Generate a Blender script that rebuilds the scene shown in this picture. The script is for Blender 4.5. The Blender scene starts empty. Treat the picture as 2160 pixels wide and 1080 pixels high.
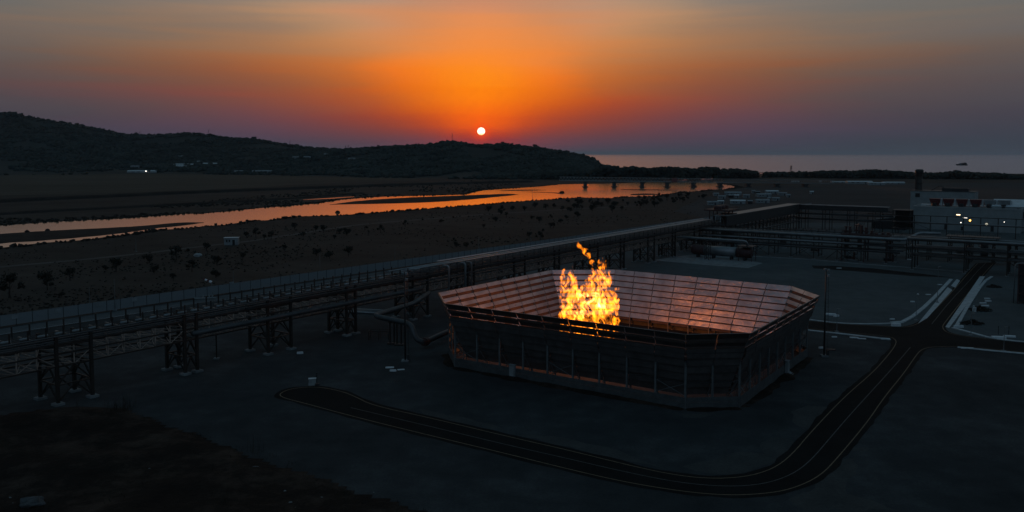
import bpy, bmesh, math, random
import numpy as np
from mathutils import Vector, Matrix, noise
from mathutils.geometry import tessellate_polygon

random.seed(7)
rng = np.random.default_rng(7)
scene = bpy.context.scene
COL = scene.collection
PI = math.pi

# ------------------------------------------------------------------ survey helpers
# drone at 45 m; a sight line (photo column, row) is intersected with the ground to get metres
FPX, CXP, CYP, CAMH = 1770.0, 1080.0, 450.0, 45.0
PITCH = math.atan(125.0 / FPX)


def ray(x, y):
    a = (x - CXP) / FPX
    b = (CYP - y) / FPX
    return (a, math.cos(PITCH) + b * math.sin(PITCH), -math.sin(PITCH) + b * math.cos(PITCH))


def gp(x, y, z=0.0):
    r = ray(x, y)
    t = (z - CAMH) / r[2]
    return Vector((r[0] * t, r[1] * t, z))


def at(x, y, Y):
    r = ray(x, y)
    t = Y / r[1]
    return Vector((r[0] * t, Y, CAMH + r[2] * t))


def interp(x, pts):
    return float(np.interp(x, [p[0] for p in pts], [p[1] for p in pts]))


# ------------------------------------------------------------------ materials
def srgb(r, g, b):
    def f(c):
        c /= 255.0
        return c / 12.92 if c <= 0.04045 else ((c + 0.055) / 1.055) ** 2.4
    return (f(r), f(g), f(b), 1.0)


def material(name, base, rough=0.7, metal=0.0, var=0.35, scale=0.5, bump=0.0, bscale=4.0, base2=None, spec=0.5, stretch=None):
    m = bpy.data.materials.new(name)
    m.use_nodes = True
    nt = m.node_tree
    N, L = nt.nodes, nt.links
    bs = N['Principled BSDF']
    bs.inputs['Roughness'].default_value = rough
    bs.inputs['Metallic'].default_value = metal
    bs.inputs['Specular IOR Level'].default_value = spec
    geo = N.new('ShaderNodeNewGeometry')
    mp = N.new('ShaderNodeMapping')
    if stretch:
        mp.inputs['Scale'].default_value = stretch
    L.new(geo.outputs['Position'], mp.inputs['Vector'])
    nz = N.new('ShaderNodeTexNoise')
    nz.inputs['Scale'].default_value = scale
    nz.inputs['Detail'].default_value = 7
    nz.inputs['Roughness'].default_value = 0.62
    L.new(mp.outputs[0], nz.inputs['Vector'])
    cr = N.new('ShaderNodeValToRGB')
    c1 = base2 or tuple(c * (1 + var) for c in base[:3])
    c0 = tuple(c * (1 - var) for c in base[:3])
    cr.color_ramp.elements[0].position = 0.32
    cr.color_ramp.elements[0].color = (*c0[:3], 1)
    cr.color_ramp.elements[1].position = 0.68
    cr.color_ramp.elements[1].color = (*c1[:3], 1)
    L.new(nz.outputs['Fac'], cr.inputs['Fac'])
    L.new(cr.outputs['Color'], bs.inputs['Base Color'])
    if bump > 0:
        n2 = N.new('ShaderNodeTexNoise')
        n2.inputs['Scale'].default_value = bscale
        n2.inputs['Detail'].default_value = 5
        L.new(mp.outputs[0], n2.inputs['Vector'])
        bp = N.new('ShaderNodeBump')
        bp.inputs['Strength'].default_value = 1.0
        bp.inputs['Distance'].default_value = bump
        L.new(n2.outputs['Fac'], bp.inputs['Height'])
        L.new(bp.outputs[0], bs.inputs['Normal'])
    return m


def patchy(name, stops, scales, rough=0.9, bump=0.0, bscale=2.0, spec=0.2, stretch=(1, 1, 1)):
    """ground: two noises of different size multiplied into one patch map"""
    m = bpy.data.materials.new(name)
    m.use_nodes = True
    nt = m.node_tree
    N, L = nt.nodes, nt.links
    bs = N['Principled BSDF']
    bs.inputs['Roughness'].default_value = rough
    bs.inputs['Specular IOR Level'].default_value = spec * .2
    geo = N.new('ShaderNodeNewGeometry')
    mp = N.new('ShaderNodeMapping')
    mp.inputs['Scale'].default_value = stretch
    L.new(geo.outputs['Position'], mp.inputs['Vector'])
    prev = None
    for s, w in scales:
        nz = N.new('ShaderNodeTexNoise')
        nz.inputs['Scale'].default_value = s
        nz.inputs['Detail'].default_value = 6
        nz.inputs['Roughness'].default_value = 0.6
        L.new(mp.outputs[0], nz.inputs['Vector'])
        mu = N.new('ShaderNodeMath')
        mu.operation = 'MULTIPLY'
        mu.inputs[1].default_value = w
        L.new(nz.outputs['Fac'], mu.inputs[0])
        if prev is None:
            prev = mu
        else:
            ad = N.new('ShaderNodeMath')
            L.new(prev.outputs[0], ad.inputs[0])
            L.new(mu.outputs[0], ad.inputs[1])
            prev = ad
    cr = N.new('ShaderNodeValToRGB')
    els = cr.color_ramp.elements
    while len(els) < len(stops):
        els.new(0.5)
    for e, (p, c) in zip(els, stops):
        e.position = p
        e.color = (*c[:3], 1)
    L.new(prev.outputs[0], cr.inputs['Fac'])
    L.new(cr.outputs['Color'], bs.inputs['Base Color'])
    if bump > 0:
        n2 = N.new('ShaderNodeTexNoise')
        n2.inputs['Scale'].default_value = bscale
        n2.inputs['Detail'].default_value = 6
        L.new(geo.outputs['Position'], n2.inputs['Vector'])
        bp = N.new('ShaderNodeBump')
        bp.inputs['Distance'].default_value = bump
        L.new(n2.outputs['Fac'], bp.inputs['Height'])
        L.new(bp.outputs[0], bs.inputs['Normal'])
    return m


def glow(name, color, strength):
    m = bpy.data.materials.new(name)
    m.use_nodes = True
    N, L = m.node_tree.nodes, m.node_tree.links
    N.remove(N['Principled BSDF'])
    e = N.new('ShaderNodeEmission')
    e.inputs['Color'].default_value = (*color, 1)
    e.inputs['Strength'].default_value = strength
    L.new(e.outputs[0], N['Material Output'].inputs['Surface'])
    return m


M = {}
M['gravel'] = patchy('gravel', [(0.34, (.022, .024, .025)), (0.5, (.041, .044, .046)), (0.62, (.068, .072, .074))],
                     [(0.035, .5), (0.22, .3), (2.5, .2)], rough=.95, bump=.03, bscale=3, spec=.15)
M['gravel_lit'] = patchy('gravel_lit', [(0.33, (.050, .058, .061)), (0.5, (.074, .085, .088)), (0.63, (.096, .108, .112))],  # lit copy of the gravel: brightness falloff painted as a paler tone
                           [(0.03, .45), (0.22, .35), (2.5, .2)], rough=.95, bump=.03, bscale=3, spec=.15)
M['sand'] = patchy('sand_verge', [(0.35, (.040, .042, .042)), (0.62, (.066, .066, .064))], [(0.25, .6), (2.0, .4)], bump=.06, bscale=2.2)
M['scrub'] = patchy('scrub_plain', [(0.34, (.020, .018, .015)), (0.47, (.038, .033, .028)), (0.56, (.050, .043, .037)), (0.68, (.070, .062, .055))],
                    [(0.012, .42), (0.06, .33), (0.45, .25)], bump=.15, bscale=.8, stretch=(.7, 1, 1))
M['field'] = patchy('dry_field', [(0.35, (.040, .038, .028)), (0.6, (.066, .060, .046))], [(0.006, .5), (0.03, .3), (.2, .2)], stretch=(.35, 1, 1))
M['plain'] = patchy('grey_plain', [(0.35, (.024, .028, .029)), (0.6, (.046, .052, .053))], [(0.008, .45), (0.04, .35), (.3, .2)], stretch=(.5, 1, 1))
M['soil'] = patchy('dark_soil', [(0.36, (.012, .010, .009)), (0.50, (.022, .016, .013)), (0.64, (.062, .044, .034))],
                   [(0.10, .55), (0.5, .3), (3, .15)], bump=.2, bscale=1.4)
M['bank'] = patchy('river_bank', [(0.35, (.016, .014, .012)), (0.62, (.040, .034, .030))], [(0.05, .5), (.4, .5)], bump=.2, bscale=.7)
M['asphalt'] = patchy('asphalt', [(0.34, (.0095, .0088, .0085)), (0.66, (.020, .0188, .018))], [(0.12, .5), (1.2, .3), (8, .2)], rough=.88, bump=.008, bscale=12, spec=.15)
M['asphalt_edge'] = material('asphalt_edge', (.010, .009, .0085), rough=.95, scale=.8, bump=.05, bscale=3, spec=.1)
M['paint'] = material('road_paint', (.17, .115, .065), rough=.8, var=.35, scale=1.5)
M['paint_white'] = material('road_paint_white', (.10, .095, .09), rough=.8, var=.45, scale=.8)
M['slab'] = material('slab_concrete', (.50, .54, .56), rough=.85, var=.2, scale=.8)
M['concrete'] = material('concrete', (.34, .37, .385), rough=.9, var=.25, scale=.6, bump=.01)
M['concrete_old'] = material('concrete_weathered', (.15, .165, .17), rough=.92, var=.35, scale=.35)
M['stone_dark'] = material('dark_stone', (.05, .055, .058), rough=.95, var=.4, scale=1.2, bump=.05)
M['stone_mid'] = material('broken_stone', (.10, .11, .115), rough=.95, var=.4, scale=1.2, bump=.05)
M['pave_dark'] = material('weathered_paving', (.062, .068, .072), rough=.95, var=.35, scale=.3)
M['track'] = patchy('dirt_track', [(0.35, (.060, .058, .055)), (0.65, (.10, .096, .09))], [(0.08, .6), (1, .4)])
M['steel'] = material('rust_primed_steel', (.024, .018, .015), rough=.62, metal=.2, var=.4, scale=.7)
M['steel_lit'] = material('lit_steel', (.26, .205, .175), rough=.65, metal=.1, var=.5, scale=.7)  # lit copy of the rack steel: light from above painted into the lattice
M['base_sheet'] = material('base_sheet', (.075, .082, .085), rough=.6, metal=.3, var=.3, scale=.8)
M['steel_grey'] = material('galvanised_steel', (.15, .165, .17), rough=.5, metal=.5, var=.25, scale=.8)
M['steel_dark'] = material('dark_steel', (.022, .022, .023), rough=.6, metal=.2, var=.35, scale=.8)
M['steel_red'] = material('red_primer_steel', (.045, .015, .014), rough=.6, var=.35, scale=.7)
M['pipe'] = material('pipe_cladding', (.19, .205, .215), rough=.42, metal=.55, var=.22, scale=.35)
M['pipe_dark'] = material('pipe_coated', (.055, .058, .062), rough=.5, metal=.2, var=.3, scale=.5)
M['tray'] = material('tray_cover', (.30, .30, .31), rough=.75, var=.25, scale=.3)
M['white'] = material('white_sheet_wall', (.21, .235, .24), rough=.7, var=.14, scale=.25)
M['white_roof'] = material('white_sheet_roof', (.46, .50, .52), rough=.6, var=.15, scale=.2)
M['shed'] = material('shed_sheet', (.19, .21, .22), rough=.7, var=.3, scale=.3)
M['dark_open'] = material('dark_opening', (.010, .010, .011), rough=.8, var=.2, scale=1)
M['foliage'] = material('hill_foliage', (.036, .043, .037), rough=.95, var=.55, scale=.02, spec=.1)
M['foliage_coast'] = material('coast_foliage', (.024, .029, .024), rough=.95, var=.5, scale=.05, spec=.1)
M['leaf'] = material('leaf', (.024, .025, .019), rough=.85, var=.5, scale=.6, spec=.15)
M['bark'] = material('bark', (.028, .022, .018), rough=.95, scale=2)
M['scrubleaf'] = material('scrub_leaf', (.030, .026, .021), rough=.95, var=.5, scale=.3, spec=.1)
M['hill'] = patchy('hill_ground', [(0.36, (.024, .029, .026)), (0.5, (.034, .040, .036)), (0.66, (.044, .050, .044))],
                   [(0.004, .5), (0.02, .3), (.12, .2)])
M['red'] = material('red_paint', (.10, .02, .022), rough=.5, var=.2, scale=2)
M['sock_white'] = material('windsock_white', (.75, .75, .78), rough=.8, var=.1)
M['lamp_warm'] = glow('lamp_warm', (1.0, .72, .42), 3.5)
M['lamp_white'] = glow('lamp_white', (1.0, .92, .82), 3.0)
M['lamp_amber'] = glow('lamp_amber', (1.0, .55, .12), 4)

# corrugated zinc louvre sheet: ribs run along the sheet, oil-canning as a slow bump
def louvre_material():
    m = bpy.data.materials.new('zinc_louvre')
    m.use_nodes = True
    N, L = m.node_tree.nodes, m.node_tree.links
    bs = N['Principled BSDF']
    bs.inputs['Metallic'].default_value = .8
    bs.inputs['Roughness'].default_value = .35
    geo = N.new('ShaderNodeNewGeometry')
    sp = N.new('ShaderNodeSeparateXYZ')
    L.new(geo.outputs['Position'], sp.inputs[0])
    nz = N.new('ShaderNodeTexNoise')
    nz.inputs['Scale'].default_value = .35
    nz.inputs['Detail'].default_value = 8
    L.new(geo.outputs['Position'], nz.inputs['Vector'])
    cr = N.new('ShaderNodeValToRGB')
    cr.color_ramp.elements[0].position = .3
    cr.color_ramp.elements[0].color = (.34, .32, .33, 1)
    cr.color_ramp.elements[1].position = .7
    cr.color_ramp.elements[1].color = (.54, .51, .52, 1)
    L.new(nz.outputs['Fac'], cr.inputs['Fac'])
    L.new(cr.outputs['Color'], bs.inputs['Base Color'])
    ribs = N.new('ShaderNodeMath')
    ribs.operation = 'SINE'
    k = N.new('ShaderNodeMath')
    k.operation = 'MULTIPLY'
    k.inputs[1].default_value = 26.0
    L.new(sp.outputs['Z'], k.inputs[0])
    L.new(k.outputs[0], ribs.inputs[0])
    wn = N.new('ShaderNodeTexNoise')
    wn.inputs['Scale'].default_value = 1.15
    wn.inputs['Detail'].default_value = 3
    wn.inputs['Distortion'].default_value = 1.2
    L.new(geo.outputs['Position'], wn.inputs['Vector'])
    a = N.new('ShaderNodeMath')
    a.operation = 'MULTIPLY_ADD'
    a.inputs[1].default_value = .10
    L.new(ribs.outputs[0], a.inputs[0])
    L.new(wn.outputs['Fac'], a.inputs[2])
    bp = N.new('ShaderNodeBump')
    bp.inputs['Distance'].default_value = .16
    bp.inputs['Strength'].default_value = .8
    L.new(a.outputs[0], bp.inputs['Height'])
    L.new(bp.outputs[0], bs.inputs['Normal'])
    return m


M['louvre'] = louvre_material()
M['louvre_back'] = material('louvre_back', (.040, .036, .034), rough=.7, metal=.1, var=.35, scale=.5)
M['outer'] = material('outer_sheet', (.085, .076, .074), rough=.55, metal=.35, var=.3, scale=.5, bump=.03, bscale=1.2)
M['slot'] = material('slot_shade', (.075, .054, .046), rough=.7, metal=.1, var=.3, scale=.6)  # dark tone stands in for the shade inside the louvre slots


def water_material(name, bump, scale, stretch, rough, ior, power, tint=(.98, .98, .98, 1)):
    m = bpy.data.materials.new(name)
    m.use_nodes = True
    N, L = m.node_tree.nodes, m.node_tree.links
    bs = N['Principled BSDF']
    bs.inputs['Base Color'].default_value = (.010, .013, .015, 1)
    bs.inputs['Roughness'].default_value = rough
    bs.inputs['IOR'].default_value = 1.33
    gl = N.new('ShaderNodeBsdfGlossy')
    gl.distribution = 'MULTI_GGX'
    gl.inputs['Roughness'].default_value = rough
    gl.inputs['Color'].default_value = tint
    fr = N.new('ShaderNodeFresnel')
    fr.inputs['IOR'].default_value = ior
    geo = N.new('ShaderNodeNewGeometry')
    mp = N.new('ShaderNodeMapping')
    mp.inputs['Scale'].default_value = stretch
    L.new(geo.outputs['Position'], mp.inputs['Vector'])
    nz = N.new('ShaderNodeTexNoise')
    nz.inputs['Scale'].default_value = scale
    nz.inputs['Detail'].default_value = 6
    nz.inputs['Roughness'].default_value = .65
    L.new(mp.outputs[0], nz.inputs['Vector'])
    bp = N.new('ShaderNodeBump')
    bp.inputs['Distance'].default_value = bump
    L.new(nz.outputs['Fac'], bp.inputs['Height'])
    mx = N.new('ShaderNodeMixShader')
    pw = N.new('ShaderNodeMath')
    pw.operation = 'POWER'
    pw.inputs[1].default_value = power
    L.new(fr.outputs[0], pw.inputs[0])
    L.new(pw.outputs[0], mx.inputs['Fac'])
    L.new(bs.outputs[0], mx.inputs[1])
    L.new(gl.outputs[0], mx.inputs[2])
    for n in (bs, gl, fr):
        L.new(bp.outputs[0], n.inputs['Normal'])
    L.new(mx.outputs[0], N['Material Output'].inputs['Surface'])
    return m


M['river'] = water_material('river_water', .0008, .25, (.4, 1.2, 1), .125, 1.33, .05, (1.0, .93, .82, 1))
M['sea'] = water_material('sea_water', .25, .05, (.25, 1.0, 1), .22, 1.33, 1.25, (.60, .66, .80, 1))


# ------------------------------------------------------------------ mesh builder
class MB:
    def __init__(self):
        self.v, self.f = [], []

    def add(self, vs, fs):
        b = len(self.v)
        self.v.extend([tuple(p) for p in vs])
        self.f.extend([tuple(b + i for i in f) for f in fs])
        return self

    def obox(self, c, ux, uy, uz):
        c, ux, uy, uz = Vector(c), Vector(ux), Vector(uy), Vector(uz)
        vs = [c + ux * a + uy * b + uz * d for d in (-1, 1) for a, b in ((-1, -1), (1, -1), (1, 1), (-1, 1))]
        return self.add(vs, [(3, 2, 1, 0), (4, 5, 6, 7), (0, 1, 5, 4), (1, 2, 6, 5), (2, 3, 7, 6), (3, 0, 4, 7)])

    def box(self, c, dx, dy, dz, rot=0.0):
        """c is the centre of the bottom face"""
        ca, sa = math.cos(rot), math.sin(rot)
        c = Vector(c)
        return self.obox(c + Vector((0, 0, dz / 2)), (ca * dx / 2, sa * dx / 2, 0), (-sa * dy / 2, ca * dy / 2, 0), (0, 0, dz / 2))

    def beam(self, p, q, w, h=None):
        p, q = Vector(p), Vector(q)
        h = h or w
        d = q - p
        ln = d.length
        if ln < 1e-6:
            return self
        d.normalize()
        up = Vector((0, 0, 1)) if abs(d.z) < .95 else Vector((.575, .818, 0))
        s = d.cross(up).normalized()
        u = s.cross(d)
        return self.obox((p + q) / 2, s * w / 2, d * ln / 2, u * h / 2)

    def tube(self, pts, r, n=8, cap=True):
        pts = [Vector(p) for p in pts]
        rs = r if isinstance(r, (list, tuple)) else [r] * len(pts)
        vs, fs = [], []
        s0 = None
        for i, p in enumerate(pts):
            d = (pts[min(i + 1, len(pts) - 1)] - pts[max(i - 1, 0)]).normalized()
            if s0 is None:
                ref = Vector((0, 0, 1)) if abs(d.z) < .9 else Vector((1, 0, 0))
                s0 = d.cross(ref).normalized()
            s0 = (s0 - d * s0.dot(d)).normalized()
            u = s0.cross(d)
            for k in range(n):
                a = 2 * PI * k / n
                vs.append(p + (s0 * math.cos(a) + u * math.sin(a)) * rs[i])
        for i in range(len(pts) - 1):
            for k in range(n):
                fs.append((i * n + k, i * n + (k + 1) % n, (i + 1) * n + (k + 1) % n, (i + 1) * n + k))
        if cap:
            fs.append(tuple(range(n - 1, -1, -1)))
            fs.append(tuple((len(pts) - 1) * n + k for k in range(n)))
        return self.add(vs, fs)

    def sheet(self, pts):
        pts = [Vector(p) for p in pts]
        tris = tessellate_polygon([[Vector((p.x, p.y, 0)) for p in pts]])
        fs = []
        for t in tris:
            a, b, c = (pts[i] for i in t)
            fs.append(tuple(t) if (b - a).cross(c - a).z > 0 else tuple(reversed(t)))
        return self.add(pts, fs)

    def ribbon(self, A, B):
        n = len(A)
        fs = []
        for i in range(n - 1):
            a, b, c = Vector(A[i]), Vector(B[i]), Vector(B[i + 1])
            q = (i, n + i, n + i + 1, i + 1)
            fs.append(q if (b - a).cross(c - a).z > 0 else tuple(reversed(q)))
        return self.add(list(A) + list(B), fs)

    def build(self, name, mat, parent=None, smooth=False):
        me = bpy.data.meshes.new(name)
        me.from_pydata([tuple(p) for p in self.v], [], self.f)
        me.materials.append(mat if not isinstance(mat, str) else M[mat])
        if smooth:
            me.polygons.foreach_set('use_smooth', [True] * len(me.polygons))
        me.update()
        o = bpy.data.objects.new(name, me)
        COL.objects.link(o)
        adopt(o, parent)
        return o


def adopt(o, parent):
    if parent is not None:
        o.parent = parent
        if parent.type == 'EMPTY':
            o.matrix_parent_inverse = Matrix.Translation(-parent.location)


def bend(pts, r=1.2, n=5):
    out = [Vector(pts[0])]
    for a, b, c in zip(pts[:-2], pts[1:-1], pts[2:]):
        a, b, c = Vector(a), Vector(b), Vector(c)
        p = b + (a - b).normalized() * min(r, (a - b).length * .45)
        q = b + (c - b).normalized() * min(r, (c - b).length * .45)
        for k in range(n + 1):
            u = k / n
            out.append(p * (1 - u) ** 2 + b * 2 * u * (1 - u) + q * u * u)
    out.append(Vector(pts[-1]))
    return out


def np_mesh(name, V, F, mat, parent=None, smooth=False):
    me = bpy.data.meshes.new(name)
    k = F.shape[1]
    me.vertices.add(len(V))
    me.vertices.foreach_set('co', V.astype(np.float32).ravel())
    me.loops.add(F.size)
    me.loops.foreach_set('vertex_index', F.astype(np.int32).ravel())
    me.polygons.add(len(F))
    me.polygons.foreach_set('loop_start', np.arange(0, F.size, k, dtype=np.int32))
    me.polygons.foreach_set('loop_total', np.full(len(F), k, dtype=np.int32))
    if smooth:
        me.polygons.foreach_set('use_smooth', np.ones(len(F), dtype=bool))
    me.materials.append(M[mat] if isinstance(mat, str) else mat)
    me.update(calc_edges=True)
    me.validate()
    o = bpy.data.objects.new(name, me)
    COL.objects.link(o)
    adopt(o, parent)
    return o


def tag(o, label, cat, group=None):
    o['label'] = label
    o['category'] = cat
    if group:
        o['group'] = group
    return o


def thing(name, loc, label, cat, group=None, rot=0.0):
    o = bpy.data.objects.new(name, None)
    o.empty_display_size = .5
    o.location = loc
    COL.objects.link(o)
    return tag(o, label, cat, group)


def struct(o, kind='structure'):
    o['kind'] = kind
    return o


def dup(root, loc, rot=0.0, label=None, scale=1.0):
    r = root.copy()
    COL.objects.link(r)
    r.location = loc
    r.rotation_euler = (0, 0, rot)
    r.scale = (scale,) * 3
    if label:
        r['label'] = label
    for ch in list(root.children):
        c = ch.copy()
        COL.objects.link(c)
        c.parent = r
        for g in list(ch.children):
            d = g.copy()
            COL.objects.link(d)
            d.parent = c
    return r


def dense(pts, step, amp=0.0, seed=0):
    """resample a plan polyline and roughen it sideways"""
    out = []
    for i in range(len(pts) - 1):
        a, b = Vector(pts[i]), Vector(pts[i + 1])
        n = max(1, int((b - a).length / step))
        d = (b - a).normalized()
        s = Vector((-d.y, d.x, 0))
        for k in range(n):
            p = a.lerp(b, k / n)
            if amp and not (i == 0 and k == 0):
                q = p * (.35 / max(step, .1)) + Vector((seed * 7.3, 0, 0))
                p = p + s * amp * (noise.noise(q) + .6 * noise.noise(q * 2.7))
            out.append(p)
    out.append(Vector(pts[-1]))
    return out


def smooth_line(pts, it=2):
    pts = [Vector(p) for p in pts]
    for _ in range(it):
        o = [pts[0]]
        for a, b in zip(pts[:-1], pts[1:]):
            o += [a.lerp(b, .25), a.lerp(b, .75)]
        o.append(pts[-1])
        pts = o
    return pts


def offset_line(pts, d):
    out = []
    for i, p in enumerate(pts):
        t = (pts[min(i + 1, len(pts) - 1)] - pts[max(i - 1, 0)])
        t.z = 0
        t.normalize()
        out.append(p + Vector((-t.y, t.x, 0)) * d)
    return out


def lift(pts, z):
    return [Vector((p[0], p[1], z)) for p in pts]


def G(px, z=0.0):
    return [gp(x, y, z) for x, y in px]


# ------------------------------------------------------------------ world, sun, camera
SUN_PX = (1015, 277)
sd = Vector(ray(*SUN_PX)).normalized()
SUN_AZ = math.atan2(sd.x, sd.y)
SUN_EL = math.asin(sd.z)


def el(y):
    return (325.0 - y) / 30.9


SKY = [  # angle from the sun's bearing, then (photo row or elevation, colour)
    (0, [(325, 118, 58, 70), (310, 150, 52, 58), (300, 160, 48, 50), (287, 196, 54, 26), (272, 242, 84, 6), (255, 255, 98, 0), (230, 255, 116, 0),
         (200, 255, 129, 0), (180, 255, 136, 14), (140, 251, 136, 40), (100, 243, 137, 60), (60, 228, 140, 82), (30, 212, 139, 98), (0, 196, 136, 106)]),
    (4, [(325, 100, 65, 80), (300, 115, 62, 72), (285, 132, 60, 60), (270, 164, 60, 44), (250, 192, 72, 28), (230, 216, 92, 16), (200, 230, 108, 18),
         (180, 240, 115, 24), (150, 242, 127, 44), (100, 230, 135, 68), (50, 208, 138, 94), (0, 186, 138, 112)]),
    (8.2, [(325, 78, 68, 82), (305, 86, 64, 78), (288, 102, 62, 70), (270, 122, 60, 60), (245, 150, 62, 48), (215, 172, 78, 42), (185, 180, 94, 44),
           (150, 192, 110, 56), (100, 202, 131, 80), (50, 196, 142, 106), (0, 172, 142, 122)]),
    (17, [(325, 64, 65, 78), (305, 69, 64, 80), (280, 82, 65, 82), (250, 96, 67, 76), (220, 114, 70, 67), (190, 126, 76, 62), (160, 136, 86, 62),
          (120, 150, 107, 78), (80, 148, 114, 90), (40, 134, 119, 107), (0, 129, 123, 117)]),
    (31, [(325, 58, 65, 76), (300, 58, 63, 74), (250, 69, 66, 76), (200, 82, 74, 78), (150, 95, 85, 83), (120, 104, 94, 89), (90, 110, 101, 96),
          (50, 107, 105, 101), (0, 104, 108, 110)]),
    (65, [(325, 54, 62, 75), (250, 62, 64, 78), (150, 80, 80, 88), (0, 98, 106, 114)]),
    (180, [(325, 60, 78, 92), (250, 64, 84, 98), (150, 70, 96, 110), (0, 74, 104, 120)]),
]
HIGH = {  # elevation -> linear colour above the frame, brightened out of view for river and louvre reflections; the last row is the sky behind the drone
    0: [(15, (.40, .31, .235)), (25, (.13, .135, .135)), (45, (.045, .095, .130)), (90, (.026, .072, .100))],
    17: [(15, (.33, .285, .245)), (25, (.11, .125, .132)), (45, (.044, .095, .130)), (90, (.026, .072, .100))],
    65: [(15, (.09, .105, .115)), (25, (.045, .085, .11)), (45, (.032, .08, .112)), (90, (.026, .072, .100))],
    180: [(15, (.062, .115, .150)), (25, (.105, .165, .235)), (45, (.150, .220, .310)), (90, (.026, .072, .100))],
}


def build_world():
    w = bpy.data.worlds.new("World")
    scene.world = w
    w.use_nodes = True
    N, L = w.node_tree.nodes, w.node_tree.links
    N.clear()

    def math_(op, a, b=None, c=None):
        n = N.new('ShaderNodeMath')
        n.operation = op
        for i, x in enumerate((a, b, c)):
            if x is None:
                continue
            if isinstance(x, (int, float)):
                n.inputs[i].default_value = x
            else:
                L.new(x, n.inputs[i])
        return n.outputs[0]
    tc = N.new('ShaderNodeTexCoord')
    nrm = N.new('ShaderNodeVectorMath')
    nrm.operation = 'NORMALIZE'
    L.new(tc.outputs['Generated'], nrm.inputs[0])
    sp = N.new('ShaderNodeSeparateXYZ')
    L.new(nrm.outputs[0], sp.inputs[0])
    elev = math_('MULTIPLY', math_('ARCSINE', sp.outputs['Z']), 57.29578)
    az = math_('MULTIPLY', math_('ARCTAN2', sp.outputs['X'], sp.outputs['Y']), 57.29578)
    # thin haze streaks: long flat noise bends the layers a little
    mp = N.new('ShaderNodeMapping')
    mp.inputs['Scale'].default_value = (1.7, 1.7, 30)
    mp.inputs['Rotation'].default_value = (0, math.radians(-2.0), 0)
    L.new(nrm.outputs[0], mp.inputs['Vector'])
    nz = N.new('ShaderNodeTexNoise')
    nz.inputs['Scale'].default_value = 1.6
    nz.inputs['Detail'].default_value = 5
    L.new(mp.outputs[0], nz.inputs['Vector'])
    wob = math_('MULTIPLY', math_('SUBTRACT', nz.outputs['Fac'], .5), 2.4)
    daz = math_('ABSOLUTE', math_('SUBTRACT', az, math.degrees(SUN_AZ)))
    daz = math_('MULTIPLY', daz, math_('ADD', math_('MULTIPLY', math_('SUBTRACT', nz.outputs['Fac'], .5), .9), 1.0))
    # layers sag slightly away from the sun
    e2 = math_('ADD', elev, math_('MULTIPLY', wob, math_('MINIMUM', math_('MULTIPLY', math_('MAXIMUM', elev, 0.0), .4), 1.0)))
    t = math_('DIVIDE', math_('ADD', e2, 2.0), 92.0)

    def ramp(cols, hi):
        n = N.new('ShaderNodeValToRGB')
        st = [(el(c[0]), srgb(*c[1:])) for c in cols] + [(e, (*c, 1)) for e, c in hi]
        els = n.color_ramp.elements
        while len(els) < len(st):
            els.new(.5)
        for e, (d, c) in zip(els, st):
            e.position = (d + 2.0) / 92.0
            e.color = c
        L.new(t, n.inputs['Fac'])
        return n.outputs['Color']

    def hi_for(a):
        ks = sorted(HIGH)
        out = []
        for i in range(4):
            out.append((HIGH[0][i][0], tuple(float(np.interp(a, ks, [HIGH[k][i][1][c] for k in ks])) for c in range(3))))
        return out
    # blend the measured bearings smoothly into closer steps
    rows = [325, 310, 300, 290, 280, 270, 260, 250, 235, 220, 200, 180, 160, 140, 115, 90, 60, 30, 0]
    ang_ = [a for a, _ in SKY]
    tab = np.array([[[np.interp(-y, [-c[0] for c in cols], [c[1 + k] for c in cols]) for k in range(3)] for y in rows] for _, cols in SKY])

    def column(a):
        i = min(max(int(np.searchsorted(ang_, a, side='right')) - 1, 0), len(ang_) - 2)
        h = ang_[i + 1] - ang_[i]
        u = (a - ang_[i]) / h

        def slope(j):
            if j == 0:
                return tab[0] * 0
            if j == len(ang_) - 1:
                return tab[0] * 0
            d0 = (tab[j] - tab[j - 1]) / (ang_[j] - ang_[j - 1])
            d1 = (tab[j + 1] - tab[j]) / (ang_[j + 1] - ang_[j])
            return np.where(d0 * d1 > 0, 2 * d0 * d1 / np.where(np.abs(d0 + d1) < 1e-9, 1, d0 + d1), 0)
        v = (2 * u ** 3 - 3 * u ** 2 + 1) * tab[i] + (u ** 3 - 2 * u ** 2 + u) * h * slope(i) + (-2 * u ** 3 + 3 * u ** 2) * tab[i + 1] + (u ** 3 - u ** 2) * h * slope(i + 1)
        v = np.clip(v, 0, 255)
        return [(y, *v[k]) for k, y in enumerate(rows)]
    cur = None
    last = None
    for a in (0, 1.5, 3, 4.5, 6, 7.5, 9.5, 12, 15, 18.5, 23, 28, 34, 45, 65, 110, 180):
        cols = column(a)
        r = ramp(cols, hi_for(a))
        if cur is None:
            cur, last = r, a
            continue
        mr = N.new('ShaderNodeMapRange')
        mr.inputs['From Min'].default_value = last
        mr.inputs['From Max'].default_value = a
        L.new(daz, mr.inputs['Value'])
        mx = N.new('ShaderNodeMix')
        mx.data_type = 'RGBA'
        L.new(mr.outputs[0], mx.inputs['Factor'])
        L.new(cur, mx.inputs['A'])
        L.new(r, mx.inputs['B'])
        cur, last = mx.outputs['Result'], a
    # sun disc and its close aureole
    dt = N.new('ShaderNodeVectorMath')
    dt.operation = 'DOT_PRODUCT'
    L.new(nrm.outputs[0], dt.inputs[0])
    dt.inputs[1].default_value = sd
    ang = math_('MULTIPLY', math_('ARCCOSINE', math_('MINIMUM', dt.outputs['Value'], 1.0)), 57.29578)
    gl = math_('EXPONENT', math_('MULTIPLY', math_('POWER', math_('DIVIDE', ang, .50), 2.0), -1.0))
    glc = N.new('ShaderNodeMix')
    glc.data_type = 'RGBA'
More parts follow.
